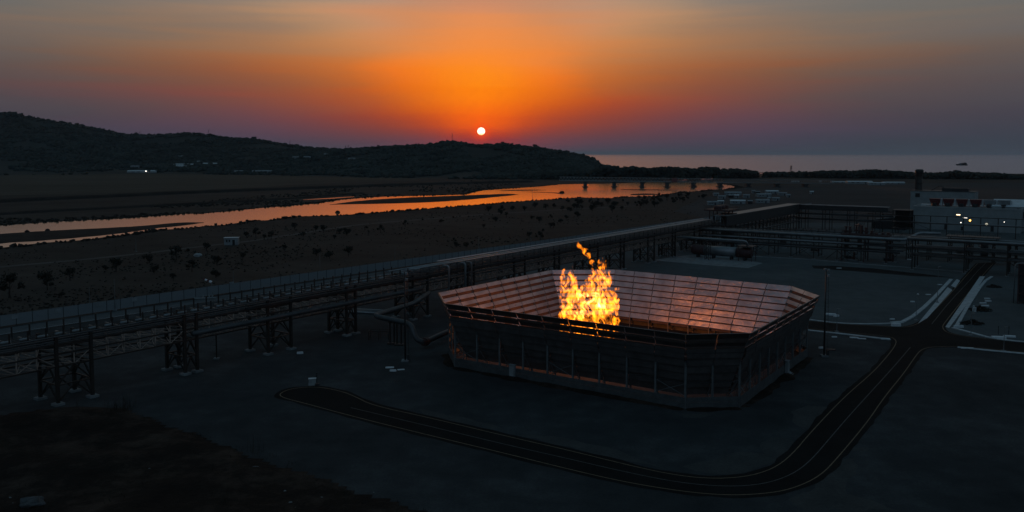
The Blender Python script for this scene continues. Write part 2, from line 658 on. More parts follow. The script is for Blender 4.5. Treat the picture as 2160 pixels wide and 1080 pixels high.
    L.new(math_('MULTIPLY', gl, .95), glc.inputs['Factor'])
    L.new(cur, glc.inputs['A'])
    glc.inputs['B'].default_value = (1.0, .065, 0.0, 1)
    disc = N.new('ShaderNodeMapRange')
    disc.inputs['From Min'].default_value = .280
    disc.inputs['From Max'].default_value = .225
    L.new(ang, disc.inputs['Value'])
    limb = N.new('ShaderNodeMapRange')
    limb.inputs['From Min'].default_value = math.degrees(SUN_EL) - .26
    limb.inputs['From Max'].default_value = math.degrees(SUN_EL) - .08
    L.new(elev, limb.inputs['Value'])
    dc = N.new('ShaderNodeMix')
    dc.data_type = 'RGBA'
    L.new(limb.outputs[0], dc.inputs['Factor'])
    dc.inputs['A'].default_value = (1.6, .80, .14, 1)
    dc.inputs['B'].default_value = (2.4, 2.1, 1.5, 1)
    sm = N.new('ShaderNodeMix')
    sm.data_type = 'RGBA'
    L.new(disc.outputs[0], sm.inputs['Factor'])
    L.new(glc.outputs['Result'], sm.inputs['A'])
    L.new(dc.outputs['Result'], sm.inputs['B'])
    bg = N.new('ShaderNodeBackground')
    L.new(sm.outputs['Result'], bg.inputs['Color'])
    bg.inputs['Strength'].default_value = 1.0
    # physical twilight sky adds its faint share
    sky = N.new('ShaderNodeTexSky')
    sky.sky_type = 'NISHITA'
    sky.sun_disc = False
    sky.sun_elevation = SUN_EL
    sky.sun_rotation = SUN_AZ
    sky.dust_density = 4
    bg2 = N.new('ShaderNodeBackground')
    L.new(sky.outputs[0], bg2.inputs['Color'])
    bg2.inputs['Strength'].default_value = .003
    ad = N.new('ShaderNodeAddShader')
    L.new(bg.outputs[0], ad.inputs[0])
    L.new(bg2.outputs[0], ad.inputs[1])
    out = N.new('ShaderNodeOutputWorld')
    L.new(ad.outputs[0], out.inputs['Surface'])


build_world()
ld = bpy.data.lights.new('sun', 'SUN')
ld.energy = .5
ld.angle = math.radians(.5)
ld.color = (1.0, .40, .12)
lo = bpy.data.objects.new('sun', ld)
lo.rotation_euler = (-sd).to_track_quat('-Z', 'Y').to_euler()
lo.location = (0, 0, 80)
COL.objects.link(lo)

cam = bpy.data.cameras.new('camera')
cam.sensor_width = 36
cam.lens = 36 * FPX / 2160
cam.shift_y = (CYP - 540) / 2160
cam.clip_end = 200000
co = bpy.data.objects.new('camera', cam)
co.location = (0, 0, CAMH)
co.rotation_euler = (PI / 2 - PITCH, 0, 0)
COL.objects.link(co)
scene.camera = co
scene.view_settings.view_transform = 'Standard'
scene.view_settings.look = 'None'
scene.view_settings.exposure = 0
scene.view_settings.gamma = 1
cy = scene.cycles
cy.max_bounces = 6
cy.diffuse_bounces = 2
cy.glossy_bounces = 3
cy.volume_bounces = 0
cy.use_denoising = True
cy.volume_step_rate = 1.0

AX = Vector((.575, .818, 0))    # plant grid: away along the pipe racks
BX = Vector((.818, -.575, 0))   # plant grid: across
ROT_A = math.atan2(AX.y, AX.x)
ROT_B = math.atan2(BX.y, BX.x)

# ------------------------------------------------------------------ ground, sea, river
coast = [(-20000, -4000), (20000, -4000), (20000, 900), (4000, 1560), (2200, 1800), (1183, 1930), (900, 1990), (700, 2050), (577, 2080),
         (420, 2130), (330, 2200), (260, 2330), (235, 2500), (150, 2900), (-500, 5200), (-20000, 5600)]
struct(MB().sheet(lift(coast, 0)).build('ground', 'scrub'))
struct(MB().sheet([(-90000, -3000, -.7), (90000, -3000, -.7), (90000, 140000, -.7), (-90000, 140000, -.7)]).build('sea', 'sea'))

far_bank = [(-60, 482), (0, 476), (140, 466.7), (280, 460), (400, 450.7), (420, 451.7), (480, 446), (540, 440), (630, 433), (670, 429), (720, 421.7), (760, 418),
            (810, 415), (900, 412.7), (980, 410.7), (1003, 405), (1020, 401.7), (1070, 398), (1147, 393), (1160, 391), (1180, 389), (1240, 388), (1300, 387), (1340, 385),
            (1389, 381.7), (1440, 379.5), (1490, 376), (1506, 373.5), (1545, 372.5), (1562, 371), (1580, 368), (1600, 364.5)]
near_bank = [(-60, 533), (0, 523), (90, 512.7), (180, 506), (280, 493), (330, 485), (380, 483), (430, 477), (480, 474), (530, 465), (560, 465), (620, 456.7), (720, 454),
             (797, 448), (870, 442.7), (967, 435), (1070, 426.7), (1160, 420.7), (1220, 416.7), (1287, 418), (1330, 415), (1380, 414), (1420, 408), (1438, 405), (1467, 404),
             (1487, 401.5), (1526, 400), (1555, 394.6), (1542, 391), (1525, 389), (1520, 385), (1535, 378), (1562, 375.5), (1585, 371), (1612, 365.5)]
fb = dense(G(far_bank), 9, 2.2, 1)
nb = dense(G(near_bank), 6, 1.6, 2)
struct(MB().sheet(lift(fb, .06) + lift(list(reversed(nb)), .06)).build('river', 'river'))


def mound(name, px, h, step=6, amp=1.5, mat='bank', kind='structure', seed=3, rough=.6, inner=None):
    """a low island or bank: plan outline on the ground, domed towards its middle"""
    outl = dense(G(px + [px[0]]), step, amp, seed)[:-1]
    n = len(outl)
    c = sum(outl, Vector()) / n
    b = MB()
    rings = []
    for k, (f, hh) in enumerate(((1.0, .0), (.88, .55), (.6, .9), (.25, 1.0))):
        r = []
        for p in outl:
            q = c + (p - c) * f
            z = .03 + h * hh * (1 + rough * noise.noise(q * .09 + Vector((seed, 0, 0)))) if k else .02
            r.append((q.x, q.y, max(z, .02)))
        rings.append(r)
    vs = [p for r in rings for p in r] + [(c.x, c.y, h)]
    fs = []
    for k in range(3):
        for i in range(n):
            j = (i + 1) % n
            fs.append((k * n + i, k * n + j, (k + 1) * n + j, (k + 1) * n + i))
    for i in range(n):
        fs.append((3 * n + i, 3 * n + (i + 1) % n, 4 * n))
    b.add(vs, fs)
    return struct(b.build(name, mat), kind)


def strip_island(name, upper, lower, h, seed, amp=1.2, step=5):
    up = smooth_line(G(upper), 1)
    lw = smooth_line(G(lower), 1)
    n = 60
    U = dense(up, 4, amp, seed)
    W = dense(lw, 4, amp, seed + 5)

    def resamp(P):
        d = [0]
        for a, c in zip(P[:-1], P[1:]):
            d.append(d[-1] + (c - a).length)
        out = []
        for k in range(n):
            t = d[-1] * k / (n - 1)
            i = int(np.searchsorted(d, t))
            i = min(max(i, 1), len(P) - 1)
            f = (t - d[i - 1]) / max(d[i] - d[i - 1], 1e-6)
            out.append(P[i - 1].lerp(P[i], f))
        return out
    U, W = resamp(U), resamp(W)
    m = 7
    vs = []
    for k in range(n):
        for j in range(m):
            f = j / (m - 1)
            p = U[k].lerp(W[k], f)
            z = .04 + h * math.sin(PI * f) ** .6 * math.sin(PI * min(max(k / (n - 1), .02), .98)) ** .4 * (1 + .7 * noise.noise(p * .12))
            vs.append((p.x, p.y, z if 0 < j < m - 1 else .03))
    fs = []
    for k in range(n - 1):
        for j in range(m - 1):
            fs.append((k * m + j, k * m + j + 1, (k + 1) * m + j + 1, (k + 1) * m + j))
    b = MB()
    b.add(vs, fs)
    return struct(b.build(name, 'bank'))


strip_island('river_island', [(-60, 498), (0, 493), (100, 486.7), (200, 481.7), (300, 476.7), (360, 470.5), (400, 468.6), (430, 469.6)],
             [(-60, 524), (0, 514), (100, 508), (200, 499), (260, 492), (320, 483), (393, 475.5), (430, 470.4)], .5, 11)
strip_island('river_island', [(696, 431.5), (720, 428), (760, 422.7), (853, 416.7), (953, 413), (1053, 409.2), (1080, 408.6), (1093, 410.4)],
             [(696, 432), (720, 431.4), (820, 430), (920, 426.7), (1007, 420), (1053, 415), (1080, 412.6), (1093, 410.8)], .5, 12)
strip_island('sandbar', [(1055, 401.4), (1090, 400.3), (1120, 400), (1152, 400.8)], [(1055, 402.4), (1090, 402.6), (1120, 402.2), (1152, 401.4)], .25, 13, amp=.5)
strip_island('sandbar', [(1100, 404.4), (1130, 405), (1160, 405.8), (1176, 406.4), (1186, 406), (1191, 407)], [(1100, 405), (1130, 405.8), (1160, 406.8), (1176, 408.3), (1186, 410), (1191, 408.2)], .3, 14, amp=.4)
strip_island('sandbar', [(1330, 409.5), (1350, 408.2), (1375, 408), (1392, 410)], [(1330, 412), (1350, 411.8), (1375, 411.5), (1392, 411)], .3, 15, amp=.6)
strip_island('sandbar', [(1310, 399.4), (1360, 399.6), (1416, 400.6)], [(1310, 400.6), (1360, 401.6), (1416, 401.4)], .25, 16, amp=.5)
struct(MB().sheet(lift(dense(G([(640, 421.2), (690, 418), (747, 414.6), (747, 415.4), (700, 419), (640, 421.8)]), 6, .6, 4), .05)).build('water', 'river'))

# fields and embankments beyond the river
def plane_px(name, px, mat, z, step=25, amp=4, seed=1):
    return struct(MB().sheet(lift(dense(G(px + [px[0]]), step, amp, seed)[:-1], z)).build(name, mat))


plane_px('field', [(-300, 366), (300, 365.5), (640, 366), (800, 371), (960, 376), (700, 385), (560, 394), (300, 405), (-300, 420)], 'field', .03)


def ridge_strip(name, px, width, h, mat, seed=5, z0=0.0):
    c = dense(smooth_line(G(px), 1), 14, 2.5, seed)
    prof = [(-.5, 0), (-.28, .75), (-.1, 1), (.12, .95), (.3, .6), (.5, 0)]
    cols = []
    for f, hh in prof:
        o = offset_line(c, f * width)
        cols.append([(p.x, p.y, z0 + .02 + hh * h * (1 + .25 * noise.noise(p * .05))) for p in o])
    b = MB()
    m = len(c)
    vs = [p for cc in cols for p in cc]
    fs = []
    for k in range(len(prof) - 1):
        for i in range(m - 1):
            fs.append((k * m + i, (k + 1) * m + i, (k + 1) * m + i + 1, k * m + i + 1))
    b.add(vs, fs)
    return struct(b.build(name, mat))


plane_px('field', [(1580, 393), (1700, 389), (2300, 384), (2400, 472), (1700, 472), (1500, 462), (1420, 446), (1480, 420), (1540, 402)], 'plain', .004)
ridge_strip('embankment', [(-200, 436), (0, 426), (240, 415), (480, 404), (700, 396), (900, 389), (1120, 384)], 26, 3.0, 'bank', 5)
ridge_strip('embankment', [(-200, 466), (0, 452), (200, 441), (420, 430), (620, 419), (760, 408)], 16, 1.6, 'bank', 6)

# tracks and paved strips
def path_px(name, px, w, mat, z, amp=.5, seed=2):
    c = dense(smooth_line(G(px), 2), 6, amp, seed)
    return struct(MB().ribbon(lift(offset_line(c, w / 2), z), lift(offset_line(c, -w / 2), z)).build(name, mat))


path_px('dirt_track', [(-80, 572), (0, 563), (150, 550), (300, 535), (430, 519), (520, 510), (640, 491), (760, 473), (900, 462), (1040, 451), (1200, 441), (1340, 434)], 4.5, 'track', .02)
path_px('dirt_track', [(-200, 416), (0, 407), (300, 397), (600, 388), (900, 380)], 8, 'track', .06, 2)
FDIR = (gp(1480, 470) - gp(0, 691)).normalized()
FN = Vector((-FDIR.y, FDIR.x, 0))
F0 = gp(0, 691)


def along_fence(s, t, z=0.0):
    p = F0 + FDIR * s + FN * t
    return Vector((p.x, p.y, z))


def fence_ribbon(name, s0, s1, t0, t1, z, mat):
    return struct(MB().ribbon([along_fence(s, t0, z) for s in np.linspace(s0, s1, 60)], [along_fence(s, t1, z) for s in np.linspace(s0, s1, 60)]).build(name, mat))


fence_ribbon('path', -40, 620, 5.0, 12.0, .014, 'track')

# gravel yard of the plant
yard = [along_fence(-60, -.5), along_fence(640, -.5), (700, 760, 0), (900, 700, 0), (900, 40, 0), (60, 40, 0), (-20, 70, 0), (-75, 128, 0), (-130, 150, 0)]
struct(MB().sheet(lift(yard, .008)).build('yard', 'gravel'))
struct(MB().sheet(lift(dense(G([(1040, 575), (1180, 552), (1330, 520), (1490, 486), (1700, 470), (2300, 470), (2500, 740), (2160, 722), (2040, 712), (1990, 697), (1985, 684), (1945, 684), (1900, 690), (1700, 682), (1560, 660), (1300, 640), (1120, 612), (1040, 575)]), 3, 1.2, 51)[:-1], .012)).build('gravel_lit_sheet', 'gravel_lit'))  # paler sheet with the yard's brightness falloff put into its colour
fence_ribbon('pavement', -50, 560, -9.0, -2.0, .018, 'pave_dark')
fence_ribbon('kerb', -50, 560, -9.6, -9.3, .05, 'concrete')

# soil bank in the near corner of the site
def soil_patch():
    px = [(-260, 905), (-100, 880), (0, 874), (60, 866), (150, 858), (262, 856), (330, 880), (440, 925), (600, 983), (760, 1030), (900, 1075), (1010, 1110), (1000, 1260), (-300, 1260)]
    outl = [Vector((p.x, p.y)) for p in dense(G(px + [px[0]]), 2.5, 1.0, 8)[:-1]]
    xs = [p.x for p in outl]
    ys = [p.y for p in outl]

    def inside(x, y):
        c = False
        j = len(outl) - 1
        for i in range(len(outl)):
            a, b = outl[i], outl[j]
            if (a.y > y) != (b.y > y) and x < (b.x - a.x) * (y - a.y) / (b.y - a.y) + a.x:
                c = not c
            j = i
        return c
    st = 1.3
    nx = int((max(xs) - min(xs)) / st)
    ny = int((max(ys) - min(ys)) / st)
    oa = np.array([(p.x, p.y) for p in outl])
    vs, idx = [], {}
    for i in range(nx):
        for j in range(ny):
            x, y = min(xs) + i * st, min(ys) + j * st
            if inside(x, y):
                d = float(np.min(np.hypot(oa[:, 0] - x, oa[:, 1] - y)))
                k = min(d / 5, 1)
                p = Vector((x, y, 0))
                z = .012 + k * (.5 + .9 * noise.noise(p * .07) + .45 * noise.noise(p * .22) + .25 * noise.noise(p * .6))
                idx[i, j] = len(vs)
                vs.append((x, y, max(z, .012 + .1 * k)))
    fs = []
    for (i, j) in idx:
        q = [(i, j), (i + 1, j), (i + 1, j + 1), (i, j + 1)]
        if all(a in idx for a in q):
            fs.append(tuple(idx[a] for a in q))
    b = MB()
    b.add(vs, fs)
    struct(b.build('terrain', 'soil', smooth=True))


soil_patch()

# ------------------------------------------------------------------ roads
L_out = [(2160, 743), (2040, 731), (1967, 731), (1943, 737), (1930, 753), (1907, 787), (1865, 838), (1830, 890), (1770, 962), (1730, 1005), (1670, 1032), (1610, 1042),
         (1530, 1045), (1440, 1037), (1320, 1017.5), (1200, 990), (1080, 960), (900, 917), (750, 880), (640, 850), (596, 839), (588, 831), (612, 820), (665, 815), (720, 825),
         (750, 837), (785, 855), (900, 880), (1080, 923), (1200, 950), (1320, 980), (1410, 1000), (1490, 1010), (1570, 1007), (1630, 990), (1670, 960), (1710, 912),
         (1780, 838), (1842, 785), (1873, 750), (1890, 727), (1890, 716), (1873, 709), (1807, 703), (1707, 693), (1600, 684)]
top_a = smooth_line(G([(1600, 668), (1707, 677), (1773, 684), (1850, 688), (1907, 691), (1933, 685), (1953, 672), (2000, 625), (2043, 576), (2062, 556)]), 2)
top_b = smooth_line(G([(2098, 553), (2073, 580), (2030, 634), (1993, 680), (1987, 690), (1995, 701), (2030, 709), (2073, 714), (2160, 722), (2300, 733)]), 2)
# asphalt: outer loop out to the far end of the cross road, then back along the two upper edges
e2 = smooth_line(G([(2300, 757)] + L_out), 2)
outer = dense(offset_line(e2, 1.0), 1.6, .45, 21)
ta = offset_line(top_a, .7)
tb = offset_line(top_b, .7)
struct(MB().sheet(lift(outer + ta + tb, .020)).build('road', 'asphalt'))


def line_mark(pts, w, z=.026, mat='paint', dash=None):
    b = MB()
    A, B = lift(offset_line(pts, w / 2), z), lift(offset_line(pts, -w / 2), z)
    b.ribbon(A, B)
    return struct(b.build('road_marking', mat))


line_mark(e2, .16)
line_mark(top_a, .16)
line_mark(top_b, .16)
line_mark(smooth_line(G([(740, 860), (900, 898), (1080, 941), (1200, 968), (1320, 996), (1430, 1018), (1530, 1027), (1610, 1022), (1670, 1002), (1710, 972), (1750, 925),
                         (1800, 867), (1880, 780), (1920, 733)]), 2), .13, mat='paint_white')
line_mark(smooth_line(G([(1966, 683), (2000, 640), (2047, 590), (2056, 578), (2080, 554)]), 1), .13, mat='paint_white')
# spilled sand along the verges
for k, px in enumerate([[(1668, 868), (1705, 856), (1738, 858), (1744, 872), (1730, 895), (1700, 906), (1672, 890)],
                        [(1604, 935), (1640, 922), (1676, 930), (1682, 948), (1650, 972), (1610, 955)],
                        [(1780, 968), (1814, 966), (1805, 1000), (1790, 1040), (1840, 1060), (1900, 1078), (1700, 1076), (1660, 1052), (1728, 1022)],
                        [(1120, 915), (1200, 926), (1280, 942), (1340, 962), (1400, 986), (1300, 968), (1180, 940), (1090, 918)],
                        [(1440, 984), (1500, 966), (1560, 952), (1630, 962), (1656, 958), (1620, 982), (1560, 998), (1490, 1002)],
                        [(1440, 874), (1505, 872), (1480, 882), (1446, 881)],
                        [(1795, 944), (1835, 944), (1832, 953), (1800, 951)],
                        [(880, 862), (960, 878), (1040, 898), (1090, 915), (1000, 897), (900, 876)],
                        [(240, 990), (380, 1000), (500, 1040), (400, 1060), (200, 1040)]][:8]):
    plane_px('sand', px, 'sand', .013 + .0003 * k, 1.5, 1.0, 30 + k)

# concrete shoulders, channels and kerbs beside the upper road
for px in [[(1936, 683), (1956, 671), (2009, 612), (1999, 606)], [(2006, 603), (2015, 607), (2025, 592), (2018, 589)],
           [(1994, 690), (2002, 692), (2046, 634), (2078, 583), (2067, 583)]]:
    struct(MB().sheet(lift(G(px), .05)).build('pavement', 'concrete'))


def kerb_px(px, w, h, mat='concrete'):
    c = smooth_line(G(px), 1)
    b = MB()
    for p, q in zip(c[:-1], c[1:]):
        b.beam(Vector((p.x, p.y, h / 2 + .01)), Vector((q.x, q.y, h / 2 + .01)), w, h)
    return struct(b.build('kerb', mat))


kerb_px([(1880, 681), (1912, 679), (1960, 640), (2006, 590)], 1.1, .25)
kerb_px([(2018, 688), (2042, 645), (2074, 596), (2092, 584)], .9, .25)
kerb_px([(2010, 692), (2048, 702), (2095, 715), (2160, 722), (2260, 729)], 1.0, .18)
kerb_px([(1700, 674), (1772, 683), (1850, 684), (1905, 681)], .7, .18)
kerb_px([(1704, 697), (1760, 703), (1830, 711), (1876, 717)], 1.0, .18)
kerb_px([(2020, 733), (2100, 741), (2200, 750)], 1.0, .16)
kerb_px([(1560, 540), (1700, 547), (1800, 556), (1920, 565), (2040, 574)], 1.2, .2, 'concrete_old')
# drained channel across the gravel
struct(MB().sheet(lift(dense(G([(1712, 560), (1760, 561), (1840, 566), (2016, 586), (1920, 582), (1800, 572), (1716, 566)]), 4, .6, 44), .014)).build('ditch', 'asphalt_edge'))

# ------------------------------------------------------------------ evening haze over land and sea
def build_haze():
    m = bpy.data.materials.new('haze')
    m.use_nodes = True
    N, L = m.node_tree.nodes, m.node_tree.links
    N.remove(N['Principled BSDF'])
    v = N.new('ShaderNodeVolumePrincipled')
    v.inputs['Color'].default_value = (.58, .80, 1.0, 1)
    v.inputs['Density'].default_value = HAZE
    v.inputs['Anisotropy'].default_value = 0.0
    L.new(v.outputs[0], N['Material Output'].inputs['Volume'])
    b = MB().obox((0, 70000, 130), (95000, 0, 0), (0, 76000, 0), (0, 0, 133))
    o = struct(b.build('haze', m), 'stuff')
    o['label'] = 'thin evening haze over the plain and the sea'
    o['category'] = 'haze'


HAZE = 2.2e-5
build_haze()

# ------------------------------------------------------------------ hills
RIDGE = [(-700, 250), (-400, 232), (-200, 226), (-60, 232), (0, 236), (40, 239), (75, 249), (145, 259), (205, 271), (255, 281), (310, 285), (345, 285), (400, 281), (440, 284),
         (480, 292), (535, 294), (560, 298), (620, 309), (650, 312), (700, 316), (750, 315), (800, 311), (850, 309), (900, 307), (930, 302), (955, 300), (985, 304),
         (1008, 308), (1025, 308), (1060, 305), (1085, 308), (1120, 312), (1150, 316), (1172, 320), (1195, 322), (1230, 330), (1252, 338), (1266, 348), (1300, 353), (1340, 360)]
BASE = [(-700, 1900), (0, 1780), (300, 1900), (560, 1800), (700, 1650), (900, 1540), (1100, 1480), (1260, 1500), (1340, 1650)]
TOPD = [(-700, 3300), (0, 3000), (300, 2900), (560, 2700), (700, 2500), (900, 2350), (1100, 2250), (1260, 2150), (1340, 2200)]


def hill_z(px, Y):
    b, t = interp(px, BASE), interp(px, TOPD)
    top = at(px, interp(px, RIDGE), t).z
    u = (Y - b) / (t - b)
    if u <= 0:
        return -.5
    x = (px - CXP) / FPX * Y
    if u < 1:
        # keep the slope below the sight line to the ridge
        h = top * (.12 * u + .88 * u ** 1.7)
        h *= 1 + .22 * math.sin(PI * u) * noise.noise(Vector((x * .004, Y * .004, 2))) + .10 * math.sin(PI * u) * noise.noise(Vector((x * .013, Y * .013, 7)))
    else:
        h = top * max(0, 1 - (u - 1) * 1.3) + 8 * noise.noise(Vector((x * .006, Y * .006, 4))) * min(u - 1, .3)
    return h


def build_hills():
    xs = np.arange(-700, 1341, 8.0)
    us = np.concatenate([np.linspace(-.02, 1, 44), np.linspace(1.04, 1.8, 12)])
    vs = []
    for px in xs:
        b, t = interp(px, BASE), interp(px, TOPD)
        for u in us:
            Y = b + u * (t - b)
            vs.append(((px - CXP) / FPX * Y, Y, hill_z(px, Y)))
    m = len(us)
    V = np.array(vs)
    i, j = np.meshgrid(np.arange(len(xs) - 1), np.arange(m - 1), indexing='ij')
    a = (i * m + j).ravel()
    F = np.stack([a, a + m, a + m + 1, a + 1], 1)
    struct(np_mesh('hills', V, F, 'hill', smooth=True))


build_hills()
tq = (1 + 5 ** .5) / 2
ICO_V = np.array([(-1, tq, 0), (1, tq, 0), (-1, -tq, 0), (1, -tq, 0), (0, -1, tq), (0, 1, tq), (0, -1, -tq), (0, 1, -tq), (tq, 0, -1), (tq, 0, 1), (-tq, 0, -1), (-tq, 0, 1)]) / math.sqrt(1 + tq * tq)
ICO_F = np.array([(0, 11, 5), (0, 5, 1), (0, 1, 7), (0, 7, 10), (0, 10, 11), (1, 5, 9), (5, 11, 4), (11, 10, 2), (10, 7, 6), (7, 1, 8), (3, 9, 4), (3, 4, 2), (3, 2, 6), (3, 6, 8), (3, 8, 9), (4, 9, 5), (2, 4, 11), (6, 2, 10), (8, 6, 7), (9, 8, 1)])


def clumps(name, P, R, mat, squash=.8, jit=.3, parent=None):
    """many ragged crowns in one mesh: P centres, R radii"""
    n = len(P)
    a = rng.uniform(0, 2 * PI, n)
    ca, sa = np.cos(a)[:, None], np.sin(a)[:, None]
    base = ICO_V[None] * (1 + rng.normal(0, jit, (n, 12, 1)))
    x = base[..., 0] * ca - base[..., 1] * sa
    y = base[..., 0] * sa + base[..., 1] * ca
    z = base[..., 2] * squash
    V = np.stack([x, y, z], 2) * R[:, None, None] + P[:, None, :]
    F = ICO_F[None] + (np.arange(n) * 12)[:, None, None]
    return np_mesh(name, V.reshape(-1, 3), F.reshape(-1, 3), mat, parent)


def build_hill_wood():
    P, R = [], []
    # skyline trees, then the slope
    for px in np.arange(-120, 1262, 1.5):
        px = px + rng.uniform(-1, 1)
        b, t = interp(px, BASE), interp(px, TOPD)
        gap = noise.noise(Vector((px * .02, 3.1, 0)))
        if gap < -.42:
            continue
        Y = b + (t - b) * rng.uniform(.94, 1.03)
        r = rng.uniform(2.8, 6.6) * (1.0 + .8 * max(gap, 0))
        P.append(((px - CXP) / FPX * Y, Y, hill_z(px, Y) + r * .35))
        R.append(r)
    for _ in range(15000):
        px = rng.uniform(-120, 1300)
        b, t = interp(px, BASE), interp(px, TOPD)
        u = rng.uniform(0, 1) ** .8
        Y = b + (t - b) * u
        x = (px - CXP) / FPX * Y
        if noise.noise(Vector((x * .006, Y * .006, 9))) < -.30 + .25 * (u < .10):
            continue
        r = rng.uniform(3.0, 6.5)
        P.append((x, Y, hill_z(px, Y) + r * .3))
        R.append(r)
    o = clumps('woodland', np.array(P), np.array(R), 'foliage', .75)
    struct(o, 'stuff')
    tag(o, 'dark woodland covering the long hill under the sunset', 'woodland')


build_hill_wood()


def build_coast_wood():
    """low wood along the shore, from the headland to the edge of the plain"""
    TOP = [(1120, 366), (1240, 362), (1266, 349), (1330, 352), (1375, 355), (1415, 352), (1450, 351), (1500, 353), (1545, 356), (1575, 360), (1600, 363.5), (1630, 364), (1660, 364),
           (1690, 362), (1760, 360), (1800, 362), (1840, 359), (1900, 362), (1925, 365), (1990, 365), (2020, 361), (2060, 365), (2110, 366), (2130, 368), (2170, 370), (2300, 369)]
    DEP = [(1120, 1500), (1260, 1480), (1440, 1420), (1560, 1520), (1640, 1640), (1760, 1560), (2170, 1480), (2300, 1480)]
    P, R = [], []
    for px in np.arange(1120, 2290, .8):
        if 1596 < px < 1612:
            continue
        d = interp(px, DEP)
        for k in range(7):
            Y = d + 95 * rng.uniform(0, 1)
            x = (px + rng.uniform(-1.5, 1.5) - CXP) / FPX * Y
            ztop = at(px, interp(px, TOP), d + 60).z
            lump = 1 + .28 * noise.noise(Vector((x * .035, 1.7, 0))) + .16 * noise.noise(Vector((x * .1, 5, 0)))
            r = rng.uniform(2.6, 5.2)
            h = max(ztop * lump, 3)
            z = rng.uniform(.1, 1) ** .55 * h - r * .6
            P.append((x, Y, max(z, r * .2)))
            R.append(r)
    o = clumps('woodland', np.array(P), np.array(R), 'foliage_coast', .8)
    struct(o, 'stuff')
    tag(o, 'dark belt of trees along the sea shore behind the plain', 'woodland')


build_coast_wood()


def build_scrub():
    P, R = [], []
    for _ in range(11000):
        # between the plant fence and the river
        px, py = rng.uniform(-60, 1560), rng.uniform(395, 690)
        p = gp(px, py)
        q = p - F0
        s, t = q.dot(FDIR), q.dot(FN)
        if t < 14:
            continue
        yb = interp(px, near_bank[:-6])
        if py < yb + 1.5:
            continue
        d = noise.noise(Vector((p.x * .013, p.y * .013, 0)))
        if d < .0 and rng.uniform() < .8:
            continue
        r = rng.uniform(.14, .42) * (1 + 1.2 * max(d, 0))
        P.append((p.x, p.y, r * .3))
        R.append(r)
    # reed fringe along both banks
    for line, sgn in ((nb, -1), (fb, 1)):
        for a, b in zip(line[:-1], line[1:]):
            for k in range(5):
                q = a.lerp(b, rng.uniform())
                d = (b - a).normalized()
                n = Vector((-d.y, d.x, 0)) * sgn
                q = q + n * rng.uniform(-.5, 7)
                if q.y > 1250:
                    continue
                g = noise.noise(q * .05)
                r = rng.uniform(.4, 1.0) * (1 + 1.1 * max(g, 0))
                P.append((q.x, q.y, r * .35))
                R.append(r)
    # rough growth on the far bank and on the river islands
    for _ in range(2600):
        px = rng.uniform(-60, 1150)
        yb = interp(px, far_bank)
        p = gp(px, yb - rng.uniform(.5, 26))
        if noise.noise(Vector((p.x * .01, p.y * .01, 5))) < .0:
            continue
        r = rng.uniform(.5, 1.5)
        P.append((p.x, p.y, r * .3))
        R.append(r)
    o = clumps('undergrowth', np.array(P), np.array(R), 'scrubleaf', .7, .35)
    struct(o, 'stuff')
    tag(o, 'low dark scrub and reeds on the plain and along the river banks', 'undergrowth')


build_scrub()

# ------------------------------------------------------------------ single trees
def crown_mesh(seed, h, w, n=420, leaf=.30):
    r = np.random.default_rng(seed)
    lumps = [(r.normal(0, .24 * w), r.normal(0, .24 * w), h * r.uniform(.42, .88), w * r.uniform(.20, .36)) for _ in range(9)]
    V, F = [], []
    for _ in range(n):
        cx, cy, cz, rr = lumps[r.integers(len(lumps))]
        d = r.normal(size=3)
        d /= np.linalg.norm(d)
        p = np.array((cx, cy, cz)) + d * rr * r.uniform(.45, 1.1)
        a = r.normal(size=3)
        a /= np.linalg.norm(a)
        b = np.cross(a, d + .01)
        b /= np.linalg.norm(b) + 1e-6
        s = leaf * r.uniform(.6, 1.3)
        k = len(V)
        V += [p - a * s, p - b * s * .6, p + a * s, p + b * s * .6]
        F.append((k, k + 1, k + 2, k + 3))
    return np.array(V), np.array(F)


def make_tree(seed, h, w, label, group, n=420, leaf=.3):
    t = thing('tree', (0, 0, 0), label, 'tree', group)
    r = random.Random(seed)
    b = MB()
    lean = (r.uniform(-.15, .15), r.uniform(-.15, .15))
    top = Vector((lean[0] * h * .4, lean[1] * h * .4, h * .62))
    b.tube([(0, 0, -.1), (lean[0] * .3, lean[1] * .3, h * .25), top], [.09 * h ** .6, .065 * h ** .6, .025], 6)
    for k in range(4):
        a = k * 1.7 + r.uniform(0, 1)
        b.tube([(top.x * .5, top.y * .5, h * .3), (math.cos(a) * w * .28, math.sin(a) * w * .28, h * .62)], [.05, .015], 5)
    b.build('trunk', 'bark', t)
    V, F = crown_mesh(seed, h, w, n, leaf)
    np_mesh('crown', V, F, 'leaf', t)
    return t


SCRUB_TREE = 'small dark tree scattered on the scrub plain between fence and river'
protos = [make_tree(100 + k, h, w, SCRUB_TREE, 'small trees on the scrub plain') for k, (h, w) in enumerate(((4.6, 3.4), (3.6, 3.4), (5.4, 3.2), (2.8, 2.8)))]
spots = [(148, 592, 1), (97, 601, 1.2), (100, 612, .8), (222, 570, .7), (245, 573, 1.2), (312, 556, 1), (372, 549, 1.2), (397, 532, .6), (436, 530, .9), (325, 577, .8), (405, 573, .9),
         (455, 586, 1), (458, 560, .9), (520, 500, .8), (540, 501, 1), (640, 499, .9), (683, 491, 1), (716, 493, .8), (20, 628, 1.5), (130, 627, .6), (366, 592, .6), (1030, 447, 1.3),
         (1058, 450, 1.2), (1082, 443, 1.2), (1107, 446, 1), (1128, 438, 1.2), (1152, 443, 1), (1168, 438, 1.2), (1210, 441, 1), (732, 497, 1), (803, 491, .9), (695, 545, 1.1), (735, 541, 1),
         (668, 540, .9), (855, 478, .8), (930, 470, .8), (600, 530, .7), (512, 545, .7), (572, 505, .8), (1182, 470, .9)]
